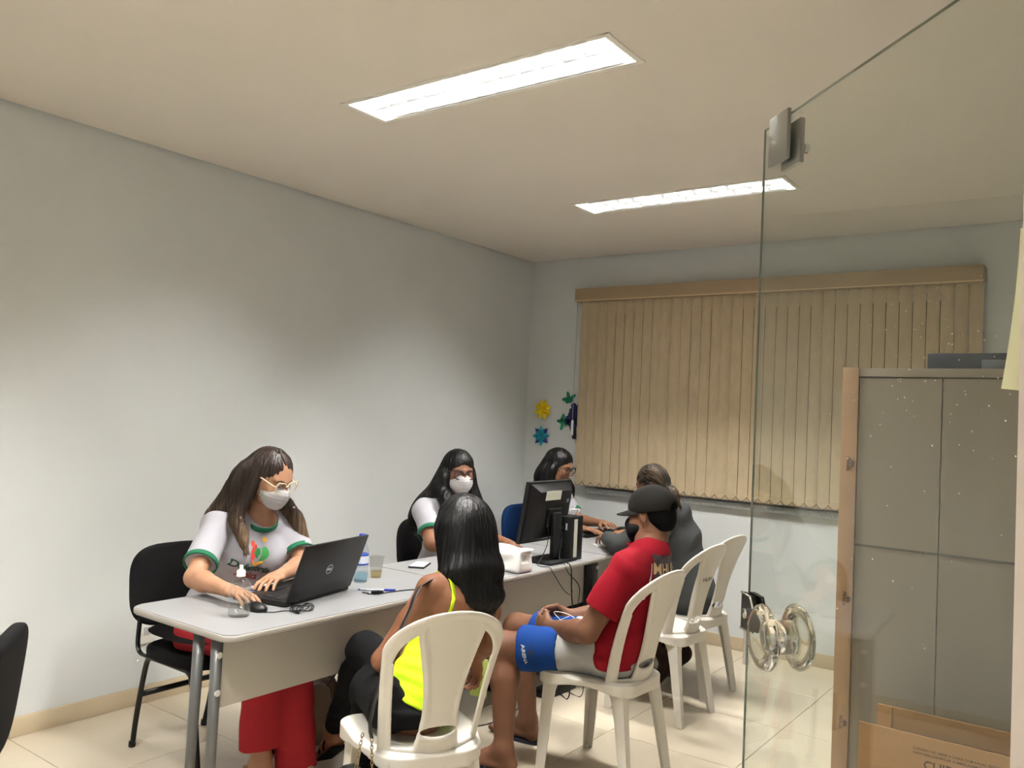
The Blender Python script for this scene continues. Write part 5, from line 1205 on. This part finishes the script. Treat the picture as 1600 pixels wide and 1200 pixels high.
for s in (-1, 1):
    kb = latheo('door_knob', [(0.0, 0.0035)]+kp, ACR, door, (0.128, 0, 1.120), 48, Rx(-PI/2*s), auto=False)
    latheo('knob_screw', [(0.0045, 0), (0.0045, 0.018), (0.0, 0.020)], CHROME, kb, (0.128, 0.0046*s, 1.120), 10, Rx(-PI/2*s))
bm = bmesh.new(); rs = random.Random(12)       # pale dots on the pane stand in for sparkles of light
for k in range(120):
    x = 0.20+0.50*rs.random()**0.7; z = 1.42+0.30*rs.random()**0.6 if rs.random() < 0.75 else 0.95+0.7*rs.random(); r = rs.choice((0.0005, 0.0007, 0.0009, 0.0013)); lathe(bm, [(r, 0.0), (r*0.6, r*0.5), (0.0, r*0.6)], (x, -0.0041, z), 6, Rx(PI/2))
sp_ = obj('glint_speck', bm, mat('speck', (236, 234, 226), 0.3), door, smooth=True); sp_['kind'] = 'stuff'

# paper hanging at the door jamb
t = thing('hanging_paper', 'curled pale yellow paper sheet hanging at the edge of the pale pink door jamb', 'paper', (3.80, -4.437, 1.56))
bm = bmesh.new(); G = []
for k in range(13):
    q = k/12; z = 0.185*q; xl = -0.013+0.0165*(1-(1-q)**1.7); yb = 0.010*(1-q)**2
    G.append([[bm.verts.new((xl+(0.05-xl)*u, 0.004+yb*(1-u)+d, z-0.006*u*(1-q))) for u in (0, 0.25, 0.6, 1)] for d in (0, 0.0006)])
for a, b in zip(G[:-1], G[1:]):
    for d in (0, 1):
        for u in range(3):
            f = (a[d][u], a[d][u+1], b[d][u+1], b[d][u]); bm.faces.new(f if d == 0 else f[::-1])
    bm.faces.new((a[0][0], b[0][0], b[1][0], a[1][0]))
obj('sheet', bm, mat('pale_yellow_paper', (206, 204, 166), 0.8), t, smooth=True)

# ================================================================ cabinet, box and what stands on it
CG = mat('grey_backing_board', (134, 124, 110), 0.7, var=0.05, vscale=6, bump=0.05, bscale=200, stretch=(1, 1, 0.1)); CT = mat('brown_packing_tape', (158, 124, 92), 0.3, var=0.08, vscale=9, coat=0.4)
CSH = mat('cabinet_side', (150, 146, 136), 0.6); TI = mat('tape_ink', (96, 72, 66), 0.7)
cb = thing('cabinet', 'tall cabinet turned with its grey back board to the room, brown tape down one edge', 'cabinet', (3.56, -2.58, 0))
Lx0, Lx1, Fy, By = -0.378, 0.60, -0.200, 0.20
boxr('side_panel', (Lx0, Fy+0.004, 0.0), (Lx0+0.018, By, 1.70), CSH, cb, bev=0.001); boxr('side_panel', (Lx1-0.018, Fy+0.004, 0.0), (Lx1, By, 1.70), CSH, cb, bev=0.001)
boxr('top_panel', (Lx0+0.018, Fy+0.006, 1.682), (Lx1-0.018, By, 1.70), CSH, cb); boxr('bottom_panel', (Lx0+0.018, Fy+0.006, 0.05), (Lx1-0.018, By, 0.068), CSH, cb)
boxr('front_panel', (Lx0+0.018, By-0.018, 0.068), (Lx1-0.018, By, 1.682), CSH, cb)
boxr('top_rail', (Lx0+0.045, Fy-0.004, 1.675), (Lx1, Fy+0.004, 1.7015), CG, cb, bev=0.001)
xs = [Lx0+0.046, -0.096, 0.25, Lx1-0.001]
for k in range(3):
    for z0, z1, dy in ((0.02, 1.148, 0.002), (1.154, 1.671, 0.0)): boxr('back_board', (xs[k]+0.0014, Fy+dy-0.001, z0), (xs[k+1]-0.0014, Fy+dy+0.003, z1), CG, cb)
boxr('joint_strip', (Lx0+0.046, Fy-0.0015, 1.1475), (Lx1, Fy+0.003, 1.1545), mat('joint_dark', (84, 78, 70), 0.7), cb)
tp = boxr('edge_tape', (Lx0-0.003, Fy-0.008, 0.0), (Lx0+0.046, Fy+0.004, 1.704), CT, cb, bev=0.002)
for z in (1.40, 0.98, 0.60):
    Mt = frame(cb.location+Vector((Lx0+0.022, Fy-0.0085, z)), (0, 0, -1), (1, 0, 0)); Mt.translation = Vector((Lx0+0.022, Fy-0.0085, z))
    text_mesh('tape_print', 'FRÁGIL', 0.014, TI, tp, Mt, bold=0.0004)
    bm = bmesh.new(); prism(bm, [(-0.012, 0.008), (0.012, 0.008), (0.008, 0.018), (-0.006, 0.02)], 0, 0.0003, Mt); obj('tape_emblem', bm, TI, tp)
t = thing('flat_case', 'dark blue flat case lying on top of the tall cabinet', 'case', (3.66, -2.51, 1.7045))
boxr('body', (-0.27, -0.10, 0.0), (0.22, 0.10, 0.058), mat('navy_case', (40, 46, 56), 0.5), t, bev=0.004)
boxr('clasp', (-0.115, -0.112, 0.008), (-0.05, -0.1, 0.036), mat('case_grey', (108, 114, 120), 0.4), t, bev=0.002)
CB = mat('corrugated_cardboard', (168, 128, 88), 0.85, var=0.05, vscale=5, bump=0.05, bscale=150, stretch=(1, 1, 6)); CBI = mat('cardboard_inside_shaded', (118, 88, 60), 0.9)  # second board is the same cardboard, colour darkened for the shade inside
cx = thing('cardboard_box', 'large open brown cardboard box standing before the grey cabinet back', 'box', (3.60, -3.0, 0))
boxr('front_panel', (-0.255, -0.153, 0.002), (0.19, -0.147, 0.733), CB, cx); boxr('back_panel', (-0.255, 0.145, 0.002), (0.19, 0.151, 0.64), CBI, cx)
boxr('side_panel', (-0.255, -0.146, 0.002), (-0.249, 0.144, 0.62), CBI, cx); boxr('side_panel', (0.185, -0.146, 0.002), (0.191, 0.144, 0.70), CBI, cx)
boxr('bottom_panel', (-0.248, -0.146, 0.0), (0.184, 0.144, 0.006), CBI, cx)
fb = boxr('back_flap', (-0.272, 0.145, 0.642), (0.19, 0.151, 0.702), CB, cx); boxr('flap_fold', (-0.274, 0.140, 0.60), (-0.235, 0.1445, 0.703), CB, fb)
MF = Matrix(((1,0,0,0),(0,0,-1,-0.1535),(0,1,0,0),(0,0,0,1))); INK = mat('box_ink', (84, 60, 44), 0.8)
text_mesh('box_text', 'CUIDADO', 0.030, INK, cx, MF @ Matrix.Translation((-0.028, 0.663, 0)), bold=0.0006)
text_mesh('box_text', 'CUIDADO AO ABRIR A CAIXA COM FACAS, ESTILETES', 0.0085, INK, cx, MF @ Matrix.Translation((-0.02, 0.700, 0)), bold=0.0001)
text_mesh('box_text', 'PARA NÃO DANIFICAR A EMBALAGEM E O PRODUTO', 0.0085, INK, cx, MF @ Matrix.Translation((-0.02, 0.689, 0)), bold=0.0001)

# ================================================================ handwriting on a chair
MK = mat('black_marker', (30, 30, 34), 0.5)
bk = [c for c in pc2.children if c.name.startswith('backrest')][0]; tmp = bvh_of(bk)
Mw = frame((0.4, 0.004, 0.715), (0, 1, 0.0), (0, 0, 1)); text_mesh('handwriting', 'VALINA', 0.030, MK, bk, Mw, bold=0.0006, shear=0.1, surf=tmp, off=0.0008)

# ================================================================ laptop
LB = mat('laptop_black', (26, 25, 25), 0.42, spec=0.4, bump=0.02, bscale=300); LK = mat('laptop_keys', (16, 16, 17), 0.5)
lp = thing('laptop', 'open black laptop seen from behind its lid on the nearest desk', 'laptop', (1.318, -3.255, 0.7405), math.atan2(0.085, 0.41))
ba = boxr('base', (-0.255, -0.205, 0.002), (0.0, 0.205, 0.021), LB, lp, bev=0.005)
boxr('palm_rest', (-0.252, -0.20, 0.0205), (-0.165, 0.20, 0.0218), LB, ba); boxr('touchpad', (-0.235, -0.05, 0.0216), (-0.175, 0.05, 0.0223), LK, ba, bev=0.0003)
bm = bmesh.new()
for i in range(5):
    for j in range(15): box(bm, (-0.030-0.021*i-0.012, -0.175+0.0245*j+(0.004*i), 0.0225), (0.018, 0.0205, 0.003), bev=0.0008, seg=1)
k_ = obj('keyboard', bm, LK, ba); k_['kind'] = 'stuff'
for y, c in ((-0.17, (210, 200, 60)), (-0.14, (60, 120, 190))): boxr('sticker', (-0.235, y-0.011, 0.0216), (-0.213, y+0.011, 0.0222), mat('sticker_%d' % c[0], c, 0.4), ba)
th = math.radians(20); LM = Matrix.Translation((0.0, 0, 0.018)) @ Matrix.Rotation(th, 4, 'Y')
def lidbox(name, lo, hi, mt, par, bev=0.0):
    bm = bmesh.new(); box(bm, [(a+b)/2 for a, b in zip(lo, hi)], [b-a for a, b in zip(lo, hi)], bev=bev)
    for v in bm.verts: v.co = LM @ v.co
    return obj(name, bm, mt, par, auto=bev > 0)
ld = lidbox('lid', (-0.001, -0.205, 0.0), (0.008, 0.205, 0.236), LB, lp, 0.003)
lidbox('screen', (-0.0022, -0.19, 0.018), (-0.0008, 0.19, 0.222), mat('screen_glow', (120, 130, 140), 0.3, emit=((190, 205, 220), 0.6)), ld)
for y in (-0.15, 0.15): tubeo('hinge', [(0.0, y-0.025, 0.019), (0.0, y+0.025, 0.019)], 0.0065, BLKP, lp, seg=10)
LG = mat('logo_silver', (190, 192, 192), 0.3, metal=0.6)
ring = [LM @ Vector((0.0086, 0.019*math.cos(a), 0.112+0.019*math.sin(a))) for a in np.linspace(0, 2*PI, 33)[:-1]]
bm = bmesh.new(); tube(bm, ring, 0.0011, 6, True); lr = obj('logo_ring', bm, LG, ld, smooth=True)
text_mesh('logo_text', 'DELL', 0.0135, LG, ld, LM @ frame((0.0084, 0, 0.1115), (0, 1, 0), (0, 0, 1)), bold=0.0006)

# ================================================================ small things on the desks
ZT = 0.7403
def clear(name, tint=(0.93, 0.95, 0.95, 1)): return glassmat(name, tint, 1.45)
b = thing('gel_bottle', 'clear plastic bottle of hand gel near the corner of the nearest desk', 'bottle', (1.344, -3.647, ZT))
latheo('bottle_body', [(0.0, 0.0), (0.036, 0.0), (0.0395, 0.005), (0.0395, 0.098), (0.037, 0.112), (0.028, 0.126), (0.016, 0.137), (0.0135, 0.140), (0.0135, 0.152)], clear('clear_plastic', (0.96, 0.965, 0.96, 1)), b, auto=False, seg=32)
latheo('gel', [(0.0, 0.004), (0.037, 0.004), (0.037, 0.100), (0.033, 0.114), (0.0, 0.114)], glassmat('gel', (0.95, 0.955, 0.95, 1), 1.5), b, seg=32, auto=False)
cp = latheo('cap', [(0.0, 0.141), (0.0155, 0.141), (0.0155, 0.160), (0.013, 0.163), (0.0, 0.163)], mat('cap_translucent', (228, 228, 222), 0.35), b, seg=20)
latheo('spout', [(0.008, 0.163), (0.0065, 0.18), (0.0, 0.181)], mat('cap_translucent', (228, 228, 222), 0.35), cp, seg=12)
m_ = thing('computer_mouse', 'small black mouse under the right hand of the woman at the laptop', 'mouse', (1.320, -3.556, ZT), 0.1)
sdf('shell', [ell((0, 0, 0.006), (0.052, 0.031, 0.026), k=0.004), half((0, 0, 0.001), (0, 0, -1), 0.2)], 0.003, BLKP, m_)
tubeo('wheel', [(-0.026, -0.003, 0.027), (-0.026, 0.003, 0.027)], 0.006, LK, m_, seg=10)
def cable(name, label, pts, r=0.0022, sm=6, mt=None):
    o = tubeo(name, pts, r, mt or BLKP, None, seg=6, sm=sm); tag(o, label, 'cable'); return o
z = ZT+0.0025
cl = [(1.372, -3.556, z), (1.395, -3.53, z), (1.405, -3.49, z)]; rr = random.Random(3)
for k in range(34):
    a = k*0.75; cl.append((1.425+0.036*math.cos(a)*(1+0.2*rr.random())+rr.uniform(-.006, .006), -3.430+0.058*math.sin(a*0.93)*(0.8+0.3*rr.random()), z+0.0035*(k % 3)+0.001))
cable('mouse_cable', 'tangled thin black mouse cable bundled behind the laptop lid', cl+[(1.36, -3.44, z+0.012)], 0.0019)
cable('charger_cable', 'black laptop charger cable running along the nearest desk to its edge', [(1.365, -3.06, z), (1.39, -3.05, z), (1.40, -3.06, z), (1.425, -3.02, z), (1.44, -2.93, z), (1.46, -2.87, z), (1.50, -2.82, z), (1.548, -2.80, z), (1.567, -2.795, 0.725), (1.568, -2.78, 0.55), (1.53, -2.70, 0.2), (1.50, -2.6, 0.012), (1.38, -2.42, 0.004), (1.434, -2.204, 0.004), (1.42, -2.0, 0.004), (1.35, -1.75, 0.004), (1.2, -1.6, 0.004)], 0.0024)
t = thing('cable_ferrite', 'small black plug joint in the charger cable on the nearest desk', 'plug', (1.417, -3.035, ZT), 1.1); boxr('body', (-0.02, -0.009, 0), (0.02, 0.009, 0.015), BLKP, t, bev=0.004); latheo('collar', [(0.006, 0), (0.004, 0.012)], BLKP, t, (0.02, 0, 0.0075), 8, Ry(PI/2))
pn = thing('pen', 'blue ballpoint pen lying beside the open laptop', 'pen', (1.385, -2.975, ZT+0.0045), 0.75)
tubeo('barrel', [(-0.085, 0, 0), (0.02, 0, 0)], 0.0038, mat('pen_clear', (206, 210, 220), 0.2), pn, seg=8); tubeo('cap', [(0.015, 0, 0), (0.062, 0, 0)], 0.0052, mat('pen_blue', (30, 40, 150), 0.3), pn, seg=8); latheo('tip', [(0.0038, 0), (0.001, 0.012)], mat('pen_blue', (30, 40, 150), 0.3), pn, (-0.085, 0, 0), 8, Ry(-PI/2))
b = thing('water_bottle', 'small water bottle with blue cap and blue-white label behind the laptop', 'bottle', (1.190, -2.905, ZT))
latheo('bottle_body', [(0.0, 0.0), (0.026, 0.0), (0.0305, 0.006), (0.0305, 0.05), (0.029, 0.055), (0.0305, 0.06), (0.0305, 0.135), (0.027, 0.150), (0.015, 0.176), (0.0115, 0.182), (0.0115, 0.195)], clear('clear_pet', (0.90, 0.94, 0.97, 1)), b, auto=False)
latheo('water', [(0.0, 0.002), (0.029, 0.004), (0.029, 0.040), (0.0, 0.040)], glassmat('water_blue', (0.72, 0.86, 0.92, 1), 1.2), b, auto=False)
latheo('label', [(0.0310, 0.078), (0.0312, 0.079), (0.0312, 0.122), (0.0310, 0.123)], mat('label_white', (222, 226, 236), 0.5), b, auto=False)
for zz in (0.080, 0.120): latheo('label_band', [(0.0314, zz-0.004), (0.0316, zz), (0.0314, zz+0.004)], mat('label_blue', (40, 70, 160), 0.5), b, auto=False)
latheo('bottle_cap', [(0.0, 0.188), (0.0155, 0.188), (0.0155, 0.208), (0.013, 0.211), (0.0, 0.211)], mat('cap_blue', (30, 44, 150), 0.4), b)
b = thing('plastic_cup', 'translucent plastic cup with a little drink beside the water bottle', 'cup', (1.165, -2.785, ZT))
latheo('cup_wall', [(0.0, 0.001), (0.022, 0.0), (0.0235, 0.002), (0.033, 0.092), (0.0355, 0.094), (0.034, 0.096)], glassmat('cup_plastic', (0.84, 0.84, 0.82, 1), 1.4), b, auto=False)
latheo('drink', [(0.0, 0.004), (0.0225, 0.004), (0.0245, 0.030), (0.0, 0.030)], glassmat('drink', (0.93, 0.84, 0.60, 1), 1.2), b, auto=False)
PAP = mat('white_paper', (238, 237, 232), 0.8)
o = boxo('paper_sheet', (0, 0, 0), (0.21, 0.297, 0.0012), PAP); o.location = (1.06, -3.16, ZT+0.001); o.rotation_euler = (0, 0, 0.15); tag(o, 'white paper sheet on the nearest desk beneath the arm of the woman typing', 'paper')
t = thing('mobile_phone', 'pale mobile phone with dark rim lying on the middle desk beside the black-haired woman', 'phone', (1.10, -2.42, ZT), 0.5); boxr('case', (-0.04, -0.075, 0), (0.04, 0.075, 0.009), BLKP, t, bev=0.003); boxr('screen', (-0.036, -0.071, 0.009), (0.036, 0.071, 0.0096), mat('phone_pale', (214, 216, 220), 0.2), t)
t = thing('paper_towel_pack', 'white pack of folded paper towels with a torn open end on the middle desk', 'paper pack', (1.405, -2.155, ZT), -0.04)
sdf('pack', [rbox((0, 0, 0.052), (0.155, 0.062, 0.052), rad=0.018), ell((-0.02, 0, 0.085), (0.14, 0.058, 0.034), k=0.03), rbox((0.13, 0.015, 0.108), (0.040, 0.060, 0.004), ax=[(0.99, 0, 0.05), (0, 1, 0), (-0.05, 0, 0.99)], rad=0.004, k=0.02),
             rbox((0.162, -0.01, 0.072), (0.010, 0.035, 0.022), rad=0.006, op='s', k=0.006), half((0, 0, 0.001), (0, 0, -1), 0.5)], 0.0045, PAP, t, disp=folds(0.005, 30, 4))
boxr('towel_stack', (0.10, -0.045, 0.01), (0.148, 0.045, 0.09), mat('towel_white', (228, 224, 216), 0.9), t, bev=0.006)
# monitor: screen towards the woman, back to the camera
mo = thing('computer_monitor', 'black computer monitor seen from behind with a white sticker on its back', 'monitor', (1.405, -1.775, ZT), 0.0)
MB_ = mat('monitor_black', (10, 10, 11), 0.5, spec=0.3)
def mon(name, lo, hi, mt, par, bev=0.0, tap=0.0):
    bm = bmesh.new(); box(bm, [(a+b)/2 for a, b in zip(lo, hi)], [b-a for a, b in zip(lo, hi)], bev=bev)
    if tap:
        xm = max(v.co.x for v in bm.verts)
        for v in bm.verts:
            if v.co.x > xm-0.012: v.co.y *= (1-tap); v.co.z = 0.25+(v.co.z-0.25)*(1-tap)
    R = Matrix.Translation((0, 0, 0.25)) @ Matrix.Rotation(math.radians(9), 4, 'Y') @ Matrix.Translation((0, 0, -0.25))
    for v in bm.verts: v.co = R @ v.co
    return obj(name, bm, mt, par, auto=True)
sc = mon('display', (-0.022, -0.205, 0.095), (0.0, 0.205, 0.425), MB_, mo, 0.004); bh = mon('back_shell', (0.0, -0.190, 0.105), (0.048, 0.190, 0.415), MB_, mo, 0.004, 0.20)
mon('screen', (-0.0235, -0.19, 0.11), (-0.0215, 0.19, 0.41), mat('screen_glow2', (60, 64, 70), 0.3, emit=((170, 190, 215), 0.5)), sc)
mon('sticker', (0.0478, -0.10, 0.335), (0.0490, 0.045, 0.385), mat('sticker_white', (206, 206, 192), 0.6), bh); mon('small_label', (0.0478, 0.110, 0.315), (0.0490, 0.130, 0.335), mat('label_grey', (130, 132, 136), 0.6), bh)
mon('mount', (0.048, -0.06, 0.19), (0.062, 0.06, 0.29), MB_, bh, 0.004)
boxr('stand_neck', (0.055, -0.035, 0.02), (0.085, 0.035, 0.26), MB_, mo, bev=0.006); boxr('stand_foot', (-0.06, -0.13, 0.0), (0.13, 0.13, 0.014), MB_, mo, bev=0.006)
tw = thing('computer_tower', 'small black desktop computer standing upright on the middle desk with a pale strip', 'computer', (1.478, -1.635, ZT), 0.0)
boxr('case', (-0.050, -0.075, 0.002), (0.050, 0.045, 0.235), BLKP, tw, bev=0.003); boxr('side_strip', (0.0502, -0.045, 0.02), (0.0516, -0.012, 0.222), mat('pale_strip', (190, 190, 176), 0.4), tw)
for zz in (0.17, 0.14, 0.10, 0.07): boxr('port', (-0.022, -0.0765, zz), (0.0, -0.0755, zz+0.012), mat('port_grey', (70, 70, 72), 0.4, metal=0.6), tw)
boxr('power_button', (0.016, -0.0765, 0.165), (0.026, -0.0755, 0.20), mat('button_silver', (180, 182, 180), 0.3), tw)
b = thing('pump_bottle', 'white pump sanitizer bottle peeking over the small desktop computer', 'bottle', (1.415, -1.46, ZT))
latheo('bottle_body', [(0.0, 0.0), (0.032, 0.0), (0.034, 0.004), (0.034, 0.15), (0.028, 0.165), (0.012, 0.175), (0.012, 0.185)], clear('clear_plastic'), b, auto=False); latheo('pump_collar', [(0.014, 0.183), (0.014, 0.205), (0.005, 0.208), (0.005, 0.240), (0.009, 0.242), (0.009, 0.252), (0, 0.253)], PAP, b, seg=16)
tubeo('nozzle', [(0, 0, 0.248), (-0.02, -0.012, 0.250), (-0.036, -0.022, 0.244)], 0.005, PAP, b, seg=8)
zc = ZT+0.003
cable('monitor_cable', 'black monitor cable looping over the front edge of the middle desk', [(1.455, -1.83, 0.98), (1.47, -1.84, 0.86), (1.46, -1.87, 0.78), (1.47, -1.93, zc), (1.52, -1.96, zc), (1.558, -1.95, zc), (1.572, -1.94, 0.72), (1.60, -1.89, 0.64), (1.60, -1.83, 0.60), (1.585, -1.77, 0.585), (1.57, -1.74, 0.60)])
cable('power_cable', 'thick black power cable dropping from the small desktop computer to the floor', [(1.478, -1.705, 0.84), (1.476, -1.73, 0.80), (1.50, -1.76, zc+0.004), (1.545, -1.765, zc+0.003), (1.573, -1.765, 0.715), (1.578, -1.76, 0.60), (1.57, -1.72, 0.45), (1.585, -1.73, 0.30), (1.56, -1.70, 0.10), (1.52, -1.66, 0.006), (1.45, -1.62, 0.006)], 0.0036)
cable('network_cable', 'thin black network cable looping beside the power cable in front of the desk panel', [(1.482, -1.705, 0.88), (1.49, -1.745, 0.83), (1.51, -1.785, zc+0.003), (1.55, -1.80, zc+0.003), (1.574, -1.795, 0.70), (1.60, -1.72, 0.62), (1.585, -1.70, 0.50), (1.60, -1.67, 0.42), (1.575, -1.68, 0.30), (1.60, -1.64, 0.10), (1.55, -1.58, 0.006), (1.46, -1.56, 0.006)], 0.0026)
ps = thing('power_strip', 'black power strip on the floor under the middle desk', 'power strip', (1.40, -1.60, 0)); boxr('body', (-0.05, -0.14, 0), (0.05, 0.14, 0.045), BLKP, ps, bev=0.006)
for y in (-0.09, -0.03, 0.03, 0.09): boxr('socket', (-0.02, y-0.018, 0.045), (0.02, y+0.018, 0.048), LK, ps, bev=0.001)
kb = thing('computer_keyboard', 'black keyboard on the farthest desk under the hands', 'keyboard', (1.06, -0.66, ZT), 0.0); boxr('base', (-0.07, -0.21, 0), (0.07, 0.21, 0.016), BLKP, kb, bev=0.004)
bm = bmesh.new()
for i in range(5):
    for j in range(18): box(bm, (-0.048+0.023*i, -0.19+0.0222*j, 0.018), (0.018, 0.018, 0.006), bev=0.0015, seg=1)
k_ = obj('keys', bm, LK, kb); k_['kind'] = 'stuff'
m_ = thing('fingerprint_reader', 'black rounded card reader on the farthest desk beside the grey sleeve', 'card reader', (1.135, -0.40, ZT), 0.4)
sdf('shell', [ell((0, 0, 0.010), (0.060, 0.050, 0.026), k=0.01), half((0, 0, 0.001), (0, 0, -1), 0.2)], 0.004, BLKP, m_); boxr('window', (-0.012, -0.016, 0.034), (0.018, 0.016, 0.037), mat('reader_window', (60, 64, 68), 0.1), m_, bev=0.001)
o = boxo('white_card', (0, 0, 0), (0.055, 0.10, 0.004), PAP, bev=0.001); o.location = (1.345, -1.085, ZT+0.003); o.rotation_euler = (0, 0, 0.9); tag(o, 'small white card on the farthest desk beside the grey sleeve', 'card')
o = boxo('loose_papers', (0, 0, 0), (0.21, 0.297, 0.003), mat('paper_greenish', (214, 224, 206), 0.8)); o.location = (1.20, -1.86, ZT+0.002); o.rotation_euler = (0, 0, 0.1); tag(o, 'pale green-white papers on the middle desk beneath the monitor', 'paper')
# handbag under the nearest desk
hb = thing('handbag', 'brown gathered leather handbag with taupe side on the floor under the nearest desk', 'bag', (0.93, -2.86, 0.0), 0.5)
LBR = mat('brown_leather', (74, 48, 30), 0.55, bump=0.2, bscale=20, stretch=(3, 3, 0.4)); LTP = mat('taupe_leather', (112, 96, 78), 0.6, bump=0.08, bscale=30)
gat = lambda P: 0.006*np.sin(P[:, 1]*75+2*np.sin(P[:, 2]*16))*np.clip(P[:, 2]/0.2, 0.2, 1)
sdf('body', [econe((0, 0, 0.06), (0, 0, 0.20), (0.155, 0.085), (0.125, 0.050), (0, 1, 0), k=0.03), econe((0, -0.12, 0.05), (0, 0.12, 0.05), (0.085, 0.05), (0.085, 0.05), (1, 0, 0), k=0.03), half((0, 0, 0.002), (0, 0, -1), 0.4)], 0.006, LBR, hb, disp=gat)
sdf('side_pocket', [econe((0.02, -0.10, 0.06), (0.015, -0.09, 0.205), (0.075, 0.080), (0.060, 0.055), (0, 1, 0), k=0.02), half((0, 0, 0.003), (0, 0, -1), 0.4)], 0.006, LTP, hb)
for x in (-0.04, 0.04): tubeo('handle', [(x, -0.07, 0.22), (x*1.5, -0.06, 0.265), (x*1.6, 0.02, 0.285), (x*1.5, 0.09, 0.26), (x, 0.10, 0.20)], 0.007, mat('dark_leather', (30, 22, 18), 0.5), hb, seg=8, sm=5)
tubeo('zip_pull', [(0.086, 0.02, 0.20), (0.09, 0.02, 0.16)], 0.004, CHROME, hb, seg=6)
# shoulder bag of the woman in neon yellow
sb_ = thing('shoulder_bag', 'small black shoulder bag on strap and brass chain beside the nearest plastic chair', 'bag', (2.03, -3.672, 0.25), -0.3)
sdf('body', [rbox((0, 0, 0.055), (0.115, 0.035, 0.075), rad=0.025), ell((0, -0.02, 0.05), (0.09, 0.035, 0.055), k=0.02)], 0.005, mat('black_leather', (16, 15, 15), 0.4), sb_)
BRS = mat('brass_chain', (150, 128, 92), 0.35, metal=0.8)
# strap over the shoulder, then two chain ends down to the bag
def chain(name, a, b, parent, n):
    a = Vector(a); b = Vector(b); bm = bmesh.new(); d = (b-a); st = d.length/n; d.normalize(); s0 = d.cross(Vector((0,1,0))).normalized(); s1 = d.cross(s0)
    for k in range(n):
        c = a+d*st*(k+0.5); s = s0 if k % 2 else s1
        tube(bm, [c+d*st*0.68*math.cos(x)+s*0.0045*math.sin(x) for x in np.linspace(0, 2*PI, 9)[:-1]], 0.0014, 4, True)
    o = obj(name, bm, BRS, parent, smooth=True); return o
inv = (Matrix.Translation(sb_.location) @ Matrix.Rotation(-0.3, 4, 'Z')).inverted()
W2L = lambda p: inv @ Vector(p)
front = Vector(NJ['sL'])-Vector(nlat)*0.055+Vector(nup)*0.050
pts = [front+Vector(nfw)*0.05-Vector(nup)*0.03, front+Vector(nfw)*0.01+Vector(nup)*0.004]
for q in ((1.975, -3.392, 0.905), (1.995, -3.455, 0.845), (2.000, -3.505, 0.780), (1.995, -3.540, 0.70)):
    n = -Vector(nfw); h_ = nbv.ray_cast(Vector(q)+n*0.35, -n, 0.6)[0]
    pts.append(h_+n*0.006 if h_ is not None and (h_-Vector(q)).length < 0.018 else Vector(q))
pts += [Vector((2.000, -3.590, 0.62)), Vector((2.020, -3.640, 0.53)), Vector((2.035, -3.645, 0.485))]
o = tubeo('strap', [W2L(p) for p in pts], 0.007, mat('black_leather', (16, 15, 15), 0.4), sb_, seg=8, sm=2, flat=(0.015, 0.0032))
chain('chain', W2L((2.035, -3.645, 0.485)), W2L((2.050, -3.650, 0.375)), sb_, 10)
chain('chain', W2L((1.995, -3.645, 0.49)), W2L((2.00, -3.675, 0.38)), sb_, 10)
t = thing('mobile_phone', 'yellow-green mobile phone in the right hand of the woman in neon yellow', 'phone', (1.79, -2.795, 0.43), 0.2)
bm = bmesh.new(); box(bm, (0, 0, 0), (0.075, 0.009, 0.155), bev=0.004); obj('case', bm, mat('phone_lime', (176, 196, 100), 0.4), t, auto=True)
boxr('screen', (-0.034, 0.0045, -0.072), (0.034, 0.0052, 0.072), LK, t)
